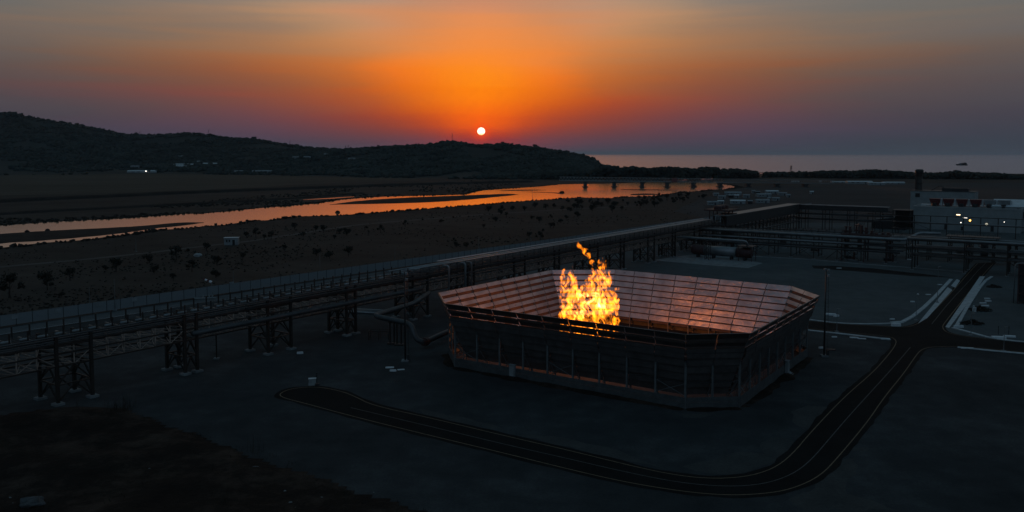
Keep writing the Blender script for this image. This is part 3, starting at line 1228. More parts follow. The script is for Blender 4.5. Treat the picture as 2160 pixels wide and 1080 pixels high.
for _ in range(60):
    px = random.uniform(1180, 1490)
    py = random.uniform(interp(px, near_bank[:-6]) + 7, 412 + (1490 - px) * .16 + 8)
    spots.append((px, py, random.uniform(.7, 1.35)))
for _ in range(22):
    px = random.uniform(540, 1180)
    py = random.uniform(interp(px, near_bank[:-6]) + 14, 575 - (px - 540) * .11)
    spots.append((px, py, random.uniform(.5, 1.0)))
used = set()
for k, (px, py, sc) in enumerate(spots):
    p = gp(px, py)
    q = p - F0
    if q.dot(FN) < 13:
        continue
    i = k % 4
    if i not in used:
        used.add(i)
        protos[i].location = p
        protos[i].scale = (sc,) * 3
    else:
        dup(protos[i], p, random.uniform(0, 6), scale=sc)
    # roots sit in the plain
# umbrella pines standing clear on the headland crest
def make_pine(label):
    t = thing('pine_tree', (0, 0, 0), label, 'pine tree', 'umbrella pines on the headland crest')
    MB().tube([(0, 0, -1), (.3, 0, 5), (.1, .2, 10)], [.5, .38, .25], 6).build('trunk', 'bark', t)
    n = 26
    a = rng.uniform(0, 2 * PI, n)
    r = np.sqrt(rng.uniform(0, 1, n)) * 5.2
    clumps('crown', np.stack([np.cos(a) * r, np.sin(a) * r, 11 + rng.uniform(-.6, 1.0, n) - r * .12], 1), rng.uniform(1.3, 2.4, n), 'foliage', .6, .3, t)
    return t


pine0 = make_pine('dark umbrella pine standing against the sky on the headland crest')
for k, px in enumerate((1128, 1139, 1146, 1154, 1163, 1171, 1180, 1060, 1072, 1094, 1108)):
    d = interp(px, TOPD)
    loc = Vector(((px - CXP) / FPX * d, d, hill_z(px, d) - 2.0))
    if k == 0:
        pine0.location = loc
    else:
        dup(pine0, loc, k * 1.3, scale=random.uniform(.55, .85))

# ------------------------------------------------------------------ ground flare: louvred enclosure
def offset_poly(P, d):
    """inset a counter-clockwise plan polygon by d"""
    n = len(P)
    out = []
    for i in range(n):
        a, b, c = P[i - 1], P[i], P[(i + 1) % n]
        u, v = (b - a).normalized(), (c - b).normalized()
        n1, n2 = Vector((-u.y, u.x, 0)), Vector((-v.y, v.x, 0))
        m = (n1 + n2).normalized()
        out.append(b + m * (d / max(m.dot(n1), .2)))
    return out


RIM_H, INN_H = 13.8, 2.1
RIM = [gp(x, y, RIM_H) for x, y in ((938, 640.4), (1446, 705.6), (1585, 703), (1729, 624), (1671, 604), (1298, 569), (1163, 570), (925, 618))]
RIM0 = [Vector((p.x, p.y, 0)) for p in RIM]
COLP = offset_poly(RIM0, 2.3)
INNP = offset_poly(RIM0, 5.0)
NBAY = [9, 2, 8, 2, 8, 3, 8, 2]
FC = sum(RIM0, Vector()) / 8


def build_enclosure():
    t = thing('flare_enclosure', FC, 'huge eight-sided louvred metal enclosure with outward leaning walls round the fire', 'flare enclosure')
    for s in range(8):
        k = (s + 1) % 8
        nb_ = NBAY[s]
        d = (RIM0[k] - RIM0[s]).normalized()
        inn = Vector((-d.y, d.x, 0))
        T0, T1 = RIM0[s] + Vector((0, 0, RIM_H)), RIM0[k] + Vector((0, 0, RIM_H))
        B0, B1 = INNP[s] + Vector((0, 0, INN_H)), INNP[k] + Vector((0, 0, INN_H))

        def P(u, v):
            return T0.lerp(T1, u).lerp(B0.lerp(B1, u), v)
        rows = 8
        sl = (P(.5, 1) - P(.5, 0)).normalized()
        nrm = d.cross(sl).normalized()
        if nrm.dot(inn) < 0:
            nrm = -nrm
        frac = .42 if s in (3, 6, 7) else (.26 if s == 5 else .17)
        for j in range(rows):
            b, b2 = MB(), MB()
            for i in range(nb_):
                g = .020 / nb_
                u0, u1 = i / nb_ + g, (i + 1) / nb_ - g
                v0, v1 = j / rows, (j + 1 - frac) / rows
                tw = .12 + random.uniform(-.03, .03)
                p00, p10 = P(u0, v0) + nrm * tw, P(u1, v0) + nrm * tw
                p01, p11 = P(u0, v1) + nrm * (.30 + random.uniform(-.07, .07)), P(u1, v1) + nrm * (.30 + random.uniform(-.06, .06))
                th = nrm * -.05
                vs = [p00, p10, p11, p01, p00 + th, p10 + th, p11 + th, p01 + th]
                b.add(vs, [(0, 1, 2, 3), (7, 6, 5, 4), (0, 4, 5, 1), (1, 5, 6, 2), (2, 6, 7, 3), (3, 7, 4, 0)])
                b.beam(p01 + (p11 - p01) * .004 - nrm * .08, p11 - (p11 - p01) * .004 - nrm * .08, .07, .16)
                gap = (-.003 if s == 0 else .05) if j < 2 and s in (0, 2) else -.012
                # set-back strip closing the slot, its shade painted dark, stopped short of the next bay
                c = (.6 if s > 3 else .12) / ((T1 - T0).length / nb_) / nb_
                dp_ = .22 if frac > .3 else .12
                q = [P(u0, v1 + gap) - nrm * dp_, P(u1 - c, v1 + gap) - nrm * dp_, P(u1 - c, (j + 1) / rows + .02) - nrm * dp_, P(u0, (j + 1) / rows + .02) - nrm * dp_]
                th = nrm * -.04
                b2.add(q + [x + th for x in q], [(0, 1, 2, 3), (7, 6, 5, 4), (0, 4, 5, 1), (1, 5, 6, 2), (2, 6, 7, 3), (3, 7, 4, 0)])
            rw = b.build('louvre_row', 'louvre', t)
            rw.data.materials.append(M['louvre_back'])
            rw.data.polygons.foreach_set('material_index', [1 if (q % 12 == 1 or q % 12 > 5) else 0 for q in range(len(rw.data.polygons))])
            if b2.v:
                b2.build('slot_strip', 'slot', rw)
            if s < 4 and j >= 2:
                b3 = MB()
                for i in range(nb_):
                    g = .011 / nb_
                    u0, u1 = i / nb_ + g, (i + 1) / nb_ - g
                    v0, v1 = j / rows - .006, (j + 1) / rows + .006
                    a_, c_ = .20 + random.uniform(-.03, .03), .52 + random.uniform(-.06, .06)
                    q = [P(u0, v0) - nrm * a_, P(u1, v0) - nrm * a_, P(u1, v1) - nrm * c_, P(u0, v1) - nrm * c_]
                    th = nrm * -.04
                    b3.add(q + [x + th for x in q], [(0, 1, 2, 3), (7, 6, 5, 4), (0, 4, 5, 1), (1, 5, 6, 2), (2, 6, 7, 3), (3, 7, 4, 0)])
                b3.build('outer_sheet', 'outer', rw)
        for i in range(nb_ + (1 if s in (0, 2, 4, 6) else 0)):
            if s not in (0, 2, 4, 6) and i == 0:
                continue
            u = i / nb_
            top = P(u, 0)
            low = P(u, 1)
            cb = COLP[s].lerp(COLP[k], u)
            zc = RIM_H - (RIM_H - INN_H) * .46
            b = MB()
            b.beam(cb, cb + Vector((0, 0, zc)), .32)
            b.build('column', 'steel_grey', t)
            b = MB()
            b.beam(low + nrm * .05, top + nrm * .05, .09, .12)
            b.beam(Vector((low.x, low.y, 0)), low + Vector((0, 0, .1)), .2)
            b.beam(cb + Vector((0, 0, .3)), Vector((low.x, low.y, 2.4)) - nrm * .2, .12)
            b.beam(cb + Vector((0, 0, 5.2)), low.lerp(top, .28) - nrm * .3, .12)
            b.beam(cb + Vector((0, 0, 5.2)), Vector((low.x, low.y, 1.0)), .12)
            b.build('support_frame', 'steel_grey', t)
        b = MB()
        for zz, hh in ((.04, 1.06), (1.14, .86)):
            b.beam(COLP[s] - inn * .18 + Vector((0, 0, zz + hh / 2)), COLP[k] - inn * .18 + Vector((0, 0, zz + hh / 2)), .06, hh)
            for q in range(4):
                z = zz + hh * (q + .5) / 4
                b.beam(COLP[s] - inn * .225 + Vector((0, 0, z)), COLP[k] - inn * .225 + Vector((0, 0, z)), .045, .09)
        b.build('base_panel', 'base_sheet', t)
        b = MB()
        b.beam(T0 + Vector((0, 0, .03)) - nrm * .12, T1 + Vector((0, 0, .03)) - nrm * .12, .16, .12)
        for v in (.3, .6):
            b.beam(P(0, v) - nrm * .34, P(1, v) - nrm * .34, .10, .12)
        # wind girts at mid height and cross bracing in the corner bays
        b.beam(COLP[s] + Vector((0, 0, 4.6)), COLP[k] + Vector((0, 0, 4.6)), .12, .14)
        b.build('girt', 'steel_dark', t)
        if s in (0, 2, 4, 6):
            for i in (0, nb_ // 2, nb_ - 1):
                b = MB()
                a0, a1 = COLP[s].lerp(COLP[k], i / nb_), COLP[s].lerp(COLP[k], (i + 1) / nb_)
                b.beam(a0 + Vector((0, 0, 2.2)), a1 + Vector((0, 0, 4.5)), .09)
                b.beam(a1 + Vector((0, 0, 2.2)), a0 + Vector((0, 0, 4.5)), .09)
                b.build('bracing', 'steel_grey', t)
    for s, u in ((0, .29), (2, .62)):
        k = (s + 1) % 8
        d = (COLP[k] - COLP[s]).normalized()
        inn = Vector((-d.y, d.x, 0))
        c = COLP[s].lerp(COLP[k], u) - inn * .55
        b = MB()
        r = math.atan2(d.y, d.x)
        b.box(c, 1.25, .5, 2.7, r)
        b.box(c - inn * .33, .95, .12, 2.25, r)
        b.box(c + Vector((0, 0, 2.71)), 1.5, .8, .08, r)
        for q in range(3):
            b.box(c - inn * (.55 + .3 * q), 1.1, .3, .45 - .15 * q, r)
        b.build('access_door', 'shed', t)
    return t


build_enclosure()
# earth pushed up along the foot of the enclosure
def berm(seed, A, B, off):
    d = (B - A).normalized()
    n = Vector((-d.y, d.x, 0))
    ln = (B - A).length
    vs, fs = [], []
    m = int(ln / .7)
    for i in range(m + 1):
        p = A + d * ln * i / m
        hh = max(0, .38 + .75 * noise.noise(Vector((i * .16, seed, 0)))) * math.sin(PI * i / m) ** .4
        w = 1.0 + 1.1 * hh
        for f, z in ((0, .02), (.25, .8), (.5, 1), (.8, .45), (1, 0)):
            q = p - n * (off + w * f * 1.7 - .5)
            vs.append((q.x, q.y, .012 + z * hh * .8 + .05 * noise.noise(q * 1.3)))
    for i in range(m):
        for j in range(4):
            a = i * 5 + j
            fs.append((a, a + 1, a + 6, a + 5))
    b = MB()
    b.add(vs, fs)
    struct(b.build('gravel_bank', 'soil', smooth=True))


for s in (7, 0, 1, 2):
    berm(s * 3.1, COLP[s], COLP[(s + 1) % 8], .3)

# ------------------------------------------------------------------ flame
def flame_material():
    m = bpy.data.materials.new('flame')
    m.use_nodes = True
    N, L = m.node_tree.nodes, m.node_tree.links
    N.remove(N['Principled BSDF'])
    out = N['Material Output']
    geo = N.new('ShaderNodeTexCoord')
    pos = geo.outputs['Object']

    def nzn(scale, detail, rough, dist, stretch, off):
        mp = N.new('ShaderNodeMapping')
        mp.inputs['Scale'].default_value = stretch
        mp.inputs['Location'].default_value = off
        L.new(pos, mp.inputs['Vector'])
        n = N.new('ShaderNodeTexNoise')
        n.inputs['Scale'].default_value = scale
        n.inputs['Detail'].default_value = detail
        n.inputs['Roughness'].default_value = rough
        n.inputs['Distortion'].default_value = dist
        L.new(mp.outputs[0], n.inputs['Vector'])
        return n.outputs['Fac']

    def mth(op, a, b=None, c=None, clamp=False):
        n = N.new('ShaderNodeMath')
        n.operation = op
        n.use_clamp = clamp
        for i, x in enumerate((a, b, c)):
            if x is None:
                continue
            if isinstance(x, (int, float)):
                n.inputs[i].default_value = x
            else:
                L.new(x, n.inputs[i])
        return n.outputs[0]
    big = nzn(.34, 3, .5, .6, (1, .6, .75), (3, 1, 7))
    fine = nzn(1.0, 6, .58, 1.1, (1, .16, .66), (11, 4, 2))
    v = mth('ADD', mth('MULTIPLY', big, .34), mth('MULTIPLY', fine, .76))
    sp = N.new('ShaderNodeSeparateXYZ')
    L.new(pos, sp.inputs[0])
    low = mth('MULTIPLY', mth('DIVIDE', mth('SUBTRACT', 10.5, sp.outputs['Z']), 6.0, clamp=True), .06)
    v = mth('MULTIPLY', mth('SUBTRACT', mth('SUBTRACT', v, low), .495), 6.5, clamp=True)
    v = mth('POWER', v, 1.35)
    # the mixture burns hottest in the middle of the fire
    r2 = mth('ADD', mth('POWER', mth('DIVIDE', sp.outputs['X'], 5.2), 2.0), mth('POWER', mth('DIVIDE', mth('SUBTRACT', sp.outputs['Z'], 11.5), 4.5), 2.0))
    core = mth('EXPONENT', mth('MULTIPLY', r2, -1.0))
    gain = mth('SUBTRACT', 2.3, mth('MULTIPLY', core, 1.35))
    hotn = nzn(.55, 4, .55, .8, (1, .4, .8), (21, 9, 5))
    hot = mth('MULTIPLY', mth('MULTIPLY', mth('SUBTRACT', hotn, .5), 6.0, clamp=True), core)
    st = mth('MULTIPLY', v, mth('ADD', gain, mth('MULTIPLY', hot, 4.5)))
    em = N.new('ShaderNodeEmission')
    heat = N.new('ShaderNodeMix')
    heat.data_type = 'RGBA'
    heat.inputs['A'].default_value = (1.0, .23, .006, 1)
    heat.inputs['B'].default_value = (1.0, .45, .14, 1)
    L.new(mth('MULTIPLY', hot, v, clamp=True), heat.inputs['Factor'])
    L.new(heat.outputs['Result'], em.inputs['Color'])
    L.new(st, em.inputs['Strength'])
    L.new(em.outputs[0], out.inputs['Volume'])
    m.cycles.volume_step_rate = .12
    return m


FLY = 188.0
FS = FLY / FPX


def build_flame():
    base = Vector(((1245 - CXP) * FS, FLY, 0))

    def loc(px, py):
        p = at(px, py, FLY)
        return Vector((p.x - base.x, 0, p.z))
    #   foot column, tip column, tip row, half width (photo px), depth offset m
    T = [(1192, 1186, 590, 10, .3), (1197, 1189, 566, 10, -.6), (1205, 1206, 557, 10, .5), (1212, 1213, 580, 12, -1.2), (1222, 1224, 590, 13, .8), (1232, 1235, 585, 12, -.4),
         (1243, 1244, 578, 13, 1.2), (1250, 1251, 556, 12, -.8), (1258, 1262, 545, 12, .2), (1266, 1270, 540, 12, -1.0), (1272, 1276, 546, 11, .8), (1277, 1283, 560, 10, -.3),
         (1281, 1283, 592, 8, .9), (1288, 1290, 620, 9, -.6), (1294, 1300, 606, 9, .4), (1297, 1299, 628, 8, -.2), (1228, 1226, 604, 15, 1.6), (1255, 1255, 600, 16, -1.6),
         (1205, 1202, 612, 14, 1.2), (1270, 1268, 612, 14, 1.5)]
    b = MB()
    rr = random.Random(5)
    for fx, tx, ty, hw, dy in T:
        pts, rs = [], []
        n = 22
        ph = rr.uniform(0, 6)
        tip = loc(tx, ty)
        foot = loc(fx, 700)
        foot.z = 3.2
        for k in range(n):
            u = k / (n - 1)
            c = foot.lerp(tip, u)
            c.y = dy * (1 - .3 * u)
            c.x += .22 * math.sin(u * 15 + ph) * u
            c.y += .3 * math.sin(u * 11 + ph * 2)
            pts.append(c)
            prof = (.78 + .22 * math.sin(PI * min(u * 1.4, 1))) * (1 - max(0, (u - .74) / .26) ** 1.6) + .05
            rs.append(hw * FS * prof * (1 + .16 * math.sin(u * 23 + ph * 3)))
        b.tube(pts, rs, 10)
    # torn-off licks
    for px, rad in (([(1244, 547), (1241, 538), (1237, 532)], [.3, .75, .35]), ([(1239, 536), (1233, 528), (1228, 524)], [.7, .75, .35]), ([(1229, 525), (1223, 521), (1220, 516), (1219, 509)], [.3, .45, .35, .08]),
                    ([(1245, 557), (1249, 553), (1254, 550)], [.25, .55, .2]), ([(1290, 620), (1296, 613), (1301, 610), (1306, 606)], [.45, .4, .35, .3]), ([(1306, 607), (1307, 612)], [.3, .2]),
                    ([(1305, 627), (1305, 631)], [.22, .2]), ([(1183, 574), (1189, 570), (1195, 565)], [.18, .4, .2]), ([(1184, 592), (1182, 584)], [.4, .3])):
        b.tube([loc(x, y) + Vector((0, .2, 0)) for x, y in px], rad, 8)
    o = b.build('flame_raw', M['leaf'])
    md = o.modifiers.new('remesh', 'REMESH')
    md.mode = 'VOXEL'
    md.voxel_size = .17
    dg = bpy.context.evaluated_depsgraph_get()
    me = bpy.data.meshes.new_from_object(o.evaluated_get(dg))
    bpy.data.objects.remove(o)
    me.name = 'flame'
    co_ = np.empty(len(me.vertices) * 3, dtype=np.float32)
    me.vertices.foreach_get('co', co_)
    co_ = co_.reshape(-1, 3)
    for i in range(len(co_)):
        p = Vector(co_[i])
        q = Vector((p.x * .8, p.y * .8, p.z * .55))
        co_[i, 0] += .34 * noise.noise(q * 1.1 + Vector((5, 0, 0))) + .16 * noise.noise(q * 3.0)
        co_[i, 1] += .34 * noise.noise(q * 1.1 + Vector((0, 9, 0)))
        co_[i, 2] += .30 * noise.noise(q * 1.3 + Vector((0, 0, 4)))
    me.vertices.foreach_set('co', co_.ravel())
    me.materials.clear()
    me.materials.append(flame_material())
    me.update()
    o = bpy.data.objects.new('flame', me)
    o.location = base
    COL.objects.link(o)
    tag(o, 'tall orange and yellow fire burning inside the louvred enclosure', 'flame')


build_flame()
fl = bpy.data.lights.new('flame_light', 'POINT')
fl.energy = 13500
fl.color = (1.0, .24, .04)
fl.shadow_soft_size = 2.5
flo = bpy.data.objects.new('flame_light', fl)
flo.location = ((1245 - CXP) * FS, FLY, 10.5)
COL.objects.link(flo)

# ------------------------------------------------------------------ main pipe rack on trussed bridges
N0 = Vector((-81.5, 147.9, 0))
LX = Vector((-AX.y, AX.x, 0)).normalized()
RW = 6.4


def RP(s, t, z):
    p = N0 + AX * s + LX * t
    return Vector((p.x, p.y, z))


def x_brace(b, p, q, r, s, w):
    b.beam(p, r, w)
    b.beam(q, s, w)


def build_main_rack():
    root = thing('pipe_rack', RP(27, 3, 0), 'long elevated pipe rack on braced steel towers running past the fire enclosure', 'pipe rack')
    towers = [(-23, -17), (0, 6.3), (25.6, 28.4), (46.5, 53), (70.5, 73.5), (95, 101), (119, 122), (143, 149), (167, 170), (191, 197), (215, 218), (239, 245), (263, 266), (287, 293), (309, 312)]
    for s0, s1 in towers:
        tw = bpy.data.objects.new('support_tower', None)
        tw.location = RP((s0 + s1) / 2, RW / 2, 0)
        COL.objects.link(tw)
        tw.parent = root
        tw.matrix_parent_inverse = Matrix.Translation(-root.location)
        top = 12.3
        for s in (s0, s1):
            for t in (0, RW):
                MB().beam(RP(s, t, .3), RP(s, t, top), .56).build('leg', 'steel', tw)
                MB().box(RP(s, t, .009), 1.7, 1.7, .42, ROT_A).build('footing', 'concrete_old', tw)
        b = MB()
        F = [((s0, 0), (s1, 0)), ((s0, RW), (s1, RW)), ((s0, 0), (s0, RW)), ((s1, 0), (s1, RW))]
        for (sa, ta_), (sb, tb_) in F:
            for z in (3.6, 6.9, 9.2, 10.6):
                b.beam(RP(sa, ta_, z), RP(sb, tb_, z), .24)
            mid = ((sa + sb) / 2, (ta_ + tb_) / 2)
            for z0, z1 in ((.5, 3.6), (3.6, 6.9)):
                b.beam(RP(sa, ta_, z0), RP(*mid, z1), .24)
                b.beam(RP(sb, tb_, z0), RP(*mid, z1), .24)
        b.build('bracing', 'steel', tw)
    # trussed spans between towers
    ends = [(-60, -23)] + [(towers[i][1], towers[i + 1][0]) for i in range(len(towers) - 1)]
    ends = ends + [(a, b_) for a, b_ in towers]
    for s0, s1 in ends:
        n = max(1, round((s1 - s0) / 3.1))
        sp_ = bpy.data.objects.new('truss_span', None)
        sp_.location = RP((s0 + s1) / 2, RW / 2, 7)
        COL.objects.link(sp_)
        sp_.parent = root
        sp_.matrix_parent_inverse = Matrix.Translation(-root.location)
        for t in (0, RW):
            for z in (7.0, 9.3, 10.9):
                MB().beam(RP(s0, t, z), RP(s1, t, z), .27).build('chord', 'steel', sp_)
        b = MB()
        for i in range(n + 1):
            s = s0 + (s1 - s0) * i / n
            for t in (0, RW):
                b.beam(RP(s, t, 7.0), RP(s, t, 10.9), .2)
            b.beam(RP(s, 0, 7.0), RP(s, RW, 7.0), .14)
            b.beam(RP(s, 0, 9.3), RP(s, RW, 9.3), .16)
            b.beam(RP(s, 0, 12.2), RP(s, RW, 12.2), .2)
            if i < n:
                e = s0 + (s1 - s0) * (i + 1) / n
                for t in (0, RW):
                    if i % 2:
                        b.beam(RP(s, t, 7.0), RP(e, t, 9.3), .12)
                    else:
                        b.beam(RP(s, t, 9.3), RP(e, t, 7.0), .12)
                x_brace(b, RP(s, 0, 9.33), RP(e, 0, 9.33), RP(e, RW, 9.33), RP(s, RW, 9.33), .15)
                x_brace(b, RP(s, 0, 7.03), RP(e, 0, 7.03), RP(e, RW, 7.03), RP(s, RW, 7.03), .12)
        b.build('lattice', 'steel_lit', sp_)
    # pipes carried along the rack
    for t, z, r, s0, s1, mt in ((.1, 11.2, .14, -60, 312, 'pipe_dark'), (-.1, 11.6, .12, -60, 312, 'pipe_dark'), (.1, 12.0, .14, -60, 312, 'pipe_dark'), (-.05, 12.42, .16, -60, 312, 'pipe_dark'),
                                (4.1, 11.1, .2, -60, 312, 'pipe_dark'), (5.3, 11.15, .24, -60, 312, 'pipe_dark'), (-.65, 8.3, .56, 27, 98, 'pipe_dark'),
                                (1.2, 13.5, .28, 97, 312, 'pipe'), (2.1, 13.5, .22, 92, 312, 'pipe'), (3.1, 13.55, .3, 97, 312, 'pipe'), (4.3, 13.5, .24, 90, 312, 'pipe'),
                                (-.3, 12.9, .16, 86, 312, 'pipe_dark'), (-.5, 13.3, .14, 90, 312, 'pipe_dark'), (-.4, 10.2, .2, 97, 312, 'pipe_dark')):
        MB().tube([RP(s, t, z) for s in np.linspace(s0, s1, 12)], r, 10).build('pipe', mt, root, smooth=True)
    for s, r in ((108.5, .3), (116, .34), (119, .2)):
        MB().tube(bend([RP(s, -1.5, .3), RP(s, -1.5, 13.4), RP(s, 1.4, 13.4)], .8), r, 10).build('pipe', 'pipe', root, smooth=True)
    # pale cable tray cover along the far half
    b = MB()
    b.beam(RP(112, 5.6, 13.9), RP(311, 5.6, 13.9), 1.3, .1)
    b.build('cable_tray', 'tray', root)
    b = MB()
    b.beam(RP(40, -.9, 11.55), RP(312, -.9, 11.55), .5, .5)
    b.build('cable_tray', 'steel_dark', root)
    b = MB()
    b.beam(RP(97, -.9, 14.0), RP(312, -.9, 14.0), .12)
    for s in np.arange(97, 312, 4.0):
        b.beam(RP(s, -.9, 10.9), RP(s, -.9, 14.0), .11)
    b.build('railing', 'steel_dark', root)
    # deck posts with cross rails
    for s in np.arange(-26, 96, 3.06):
        for t in (0.25, RW - .2):
            MB().beam(RP(s, t, 12.2), RP(s, t, 14.3), .22).build('post', 'steel', root)
    b = MB()
    for s in np.arange(-26, 96, 3.06):
        for t in (1.6, 3.0, 4.6):
            b.beam(RP(s, t, 12.34), RP(s + 3.0, t, 12.34), .09)
        b.beam(RP(s + .1, .3, 12.36), RP(s + 2.9, RW - .3, 12.36), .08)
    b.beam(RP(-60, RW - .2, 12.9), RP(96, RW - .2, 12.9), .07)
    b.build('deck_rail', 'steel', root)
    sad = None
    for s in np.arange(-24, 84, 3.06):
        w = random.uniform(1.2, 1.9)
        MB().tube([RP(s, 1.0, 12.75), RP(s + w, 1.0, 12.75)], .24, 8).build('saddle', 'shed', root, smooth=True)


build_main_rack()

# expansion loop feeding the enclosure
def build_feed():
    loop = [at(905, 618, 226), at(872, 640, 216), at(787, 666, 200), at(868, 683, 193), at(876, 712, 191.5), at(893, 723, 191.5), Vector((-15.6, 200, 2.2)), Vector((-9.5, 211, 2.2)), Vector((2, 203, 2.2))]
    loop[4].z = 2.4
    root = thing('gas_pipeline', Vector((-28, 196, 0)), 'thick looping gas pipe that drops from the rack into the enclosure', 'pipeline')
    MB().tube(bend(loop, 2.2), .62, 14).build('pipe', 'pipe_dark', root, smooth=True)
    d = (loop[6] - loop[5]).normalized()
    c = loop[5] + d * .8
    MB().tube([c - d * .9, c - d * .3, c - d * .28, c + d * .28, c + d * .3, c + d * .9], [.78, .78, 1.0, 1.0, .78, .78], 14).build('flange', 'steel_red', root)
    b = MB()
    for p in (loop[2].lerp(loop[3], .5), loop[2].lerp(loop[3], .68)):
        for o in (-.5, .5):
            b.beam(Vector((p.x + o, p.y, 0)), Vector((p.x + o, p.y, p.z - .5)), .25)
        b.box(Vector((p.x, p.y, p.z - .75)), 1.7, .5, .25)
        b.box(Vector((p.x, p.y, .009)), 2.2, 1.4, .35)
    b.build('stand', 'steel', root)
    b = MB()
    q = gp(800, 716)
    for dx, dy in ((-2.4, -1), (2.4, -1), (2.4, 1.4), (-2.4, 1.4), (0, -1), (0, 1.4)):
        b.beam(q + Vector((dx, dy, 0)), q + Vector((dx, dy, 2.2)), .13)
    for z in (1.1, 1.6, 2.2):
        b.beam(q + Vector((-2.4, -1, z)), q + Vector((2.4, -1, z)), .08)
        b.beam(q + Vector((-2.4, 1.4, z)), q + Vector((2.4, 1.4, z)), .08)
        b.beam(q + Vector((-2.4, -1, z)), q + Vector((-2.4, 1.4, z)), .08)
    b.build('railing', 'steel', root)


build_feed()

# stacked pipes lying on the gravel behind the rack
def pipe_pile():
    c = gp(770, 662)
    for k in range(6):
        d = Vector((-.96, .28, 0))
        p = c + AX * (k * .85)
        o = MB().tube([p - d * 6 + Vector((0, 0, .35)), p + d * 6 + Vector((0, 0, .35))], .3, 8).build('spare_pipe', 'pipe' if k in (0, 5) else 'pipe_dark', smooth=True)
        tag(o, 'steel pipe length lying on gravel beneath the elevated rack', 'pipe', 'spare pipes on the gravel')


pipe_pile()
# slim post under the rack
pm = thing('marker_post', gp(457, 757), 'thin dark post with step irons under the elevated rack', 'post')
b = MB().beam(gp(457, 757), gp(457, 757) + Vector((0, 0, 6.4)), .22)
for z in (1.2, 3.0, 4.4):
    b.beam(gp(457, 757) + Vector((-.7, 0, z)), gp(457, 757) + Vector((0, 0, z)), .07)
b.build('pole', 'steel', pm)
MB().box(gp(457, 757, .009), 1.1, 1.1, .25).build('footing', 'concrete_old', pm)

# ------------------------------------------------------------------ boundary fence
def build_fence():
    root = thing('boundary_fence', F0, 'tall pale mesh panel fence along the edge of the gravel yard', 'fence')
    L_ = 640
    m = bpy.data.materials.new('fence_mesh')
    m.use_nodes = True
    N, K = m.node_tree.nodes, m.node_tree.links
    bs = N['Principled BSDF']
    bs.inputs['Base Color'].default_value = (.17, .195, .21, 1)
    bs.inputs['Roughness'].default_value = .7
    M['fence_mesh'] = m
    b = MB()
    for k in range(int((L_ + 40) / 4.0)):
        s = -40 + k * 4.0
        b.beam(along_fence(s + .08, 0, 1.68), along_fence(s + 3.92, 0, 1.68), .03, 2.9)
        for z in (.35, 1.7, 3.05):
            b.beam(along_fence(s + .08, -.03, z), along_fence(s + 3.92, -.03, z), .06, .06)
    b.build('mesh_panel', 'fence_mesh', root)
    b2 = MB()
    for k in range(int((L_ + 40) / 4.0) + 1):
        s = -40 + k * 4.0
        if k < 100:
            MB().beam(along_fence(s, 0, 0), along_fence(s, 0, 3.5), .12).build('post', 'steel_dark', root)
        else:
            b2.beam(along_fence(s, 0, 0), along_fence(s, 0, 3.5), .12)
    o = b2.build('far_post', 'steel_dark', root)
    o['kind'] = 'stuff'


build_fence()
# yellowed notice boards hung on the mesh
nb0 = None
for px, py in ((31, 668), (122, 656), (206, 642), (283, 632), (488, 598)):
    q = gp(px, py) - F0
    s = None
    r = ray(px, py)
    # where the sight line meets the fence plane
    tt = (F0.dot(FN)) / (Vector(r).dot(FN))
    p = Vector((r[0] * tt, r[1] * tt, CAMH + r[2] * tt)) - FN * .12
    o = MB().obox(p, FDIR * .8, FN * .03, Vector((0, 0, .55))).build('notice_board', 'shed')
    tag(o, 'small pale blank board hung on the tall mesh fence', 'board', 'boards hung on the mesh fence')

# ------------------------------------------------------------------ cross pipe racks of the plant
class Frame:
    def __init__(self, o, d):
        self.o, self.d = Vector((o.x, o.y, 0)), d.normalized()
        self.l = Vector((-self.d.y, self.d.x, 0))

    def p(self, s, t, z):
        q = self.o + self.d * s + self.l * t
        return Vector((q.x, q.y, z))


def bent_part(root, fr, s, ts, top, mat='steel', brace=False, w=.34, foot=True):
    e = bpy.data.objects.new('support_bent', None)
    e.location = fr.p(s, ts[0], 0)
    COL.objects.link(e)
    e.parent = root
    e.matrix_parent_inverse = Matrix.Translation(-root.location)
    for t in ts:
        MB().beam(fr.p(s, t, 0), fr.p(s, t, top), w).build('leg', mat, e)
    b = MB()
    for z in (top * .48, top * .74, top):
        b.beam(fr.p(s, ts[0] - .5, z), fr.p(s, ts[-1] + .5, z), w * .85)
    if brace:
        b.beam(fr.p(s, ts[0], top * .45), fr.p(s + brace, ts[0], .3), w * .7)
        b.beam(fr.p(s, ts[0], top * .45), fr.p(s - brace, ts[0], .3), w * .7)
    b.build('crossbeam', mat, e)
    if foot:
        for t in ts:
            MB().box(fr.p(s, t, .009), 1.2, 1.2, .3, ROT_A).build('footing', 'concrete_old', e)
    return e


def pipe_part(root, pts, r, mat='pipe', n=10):
    return MB().tube(pts, r, n).build('pipe', mat, root, smooth=True)


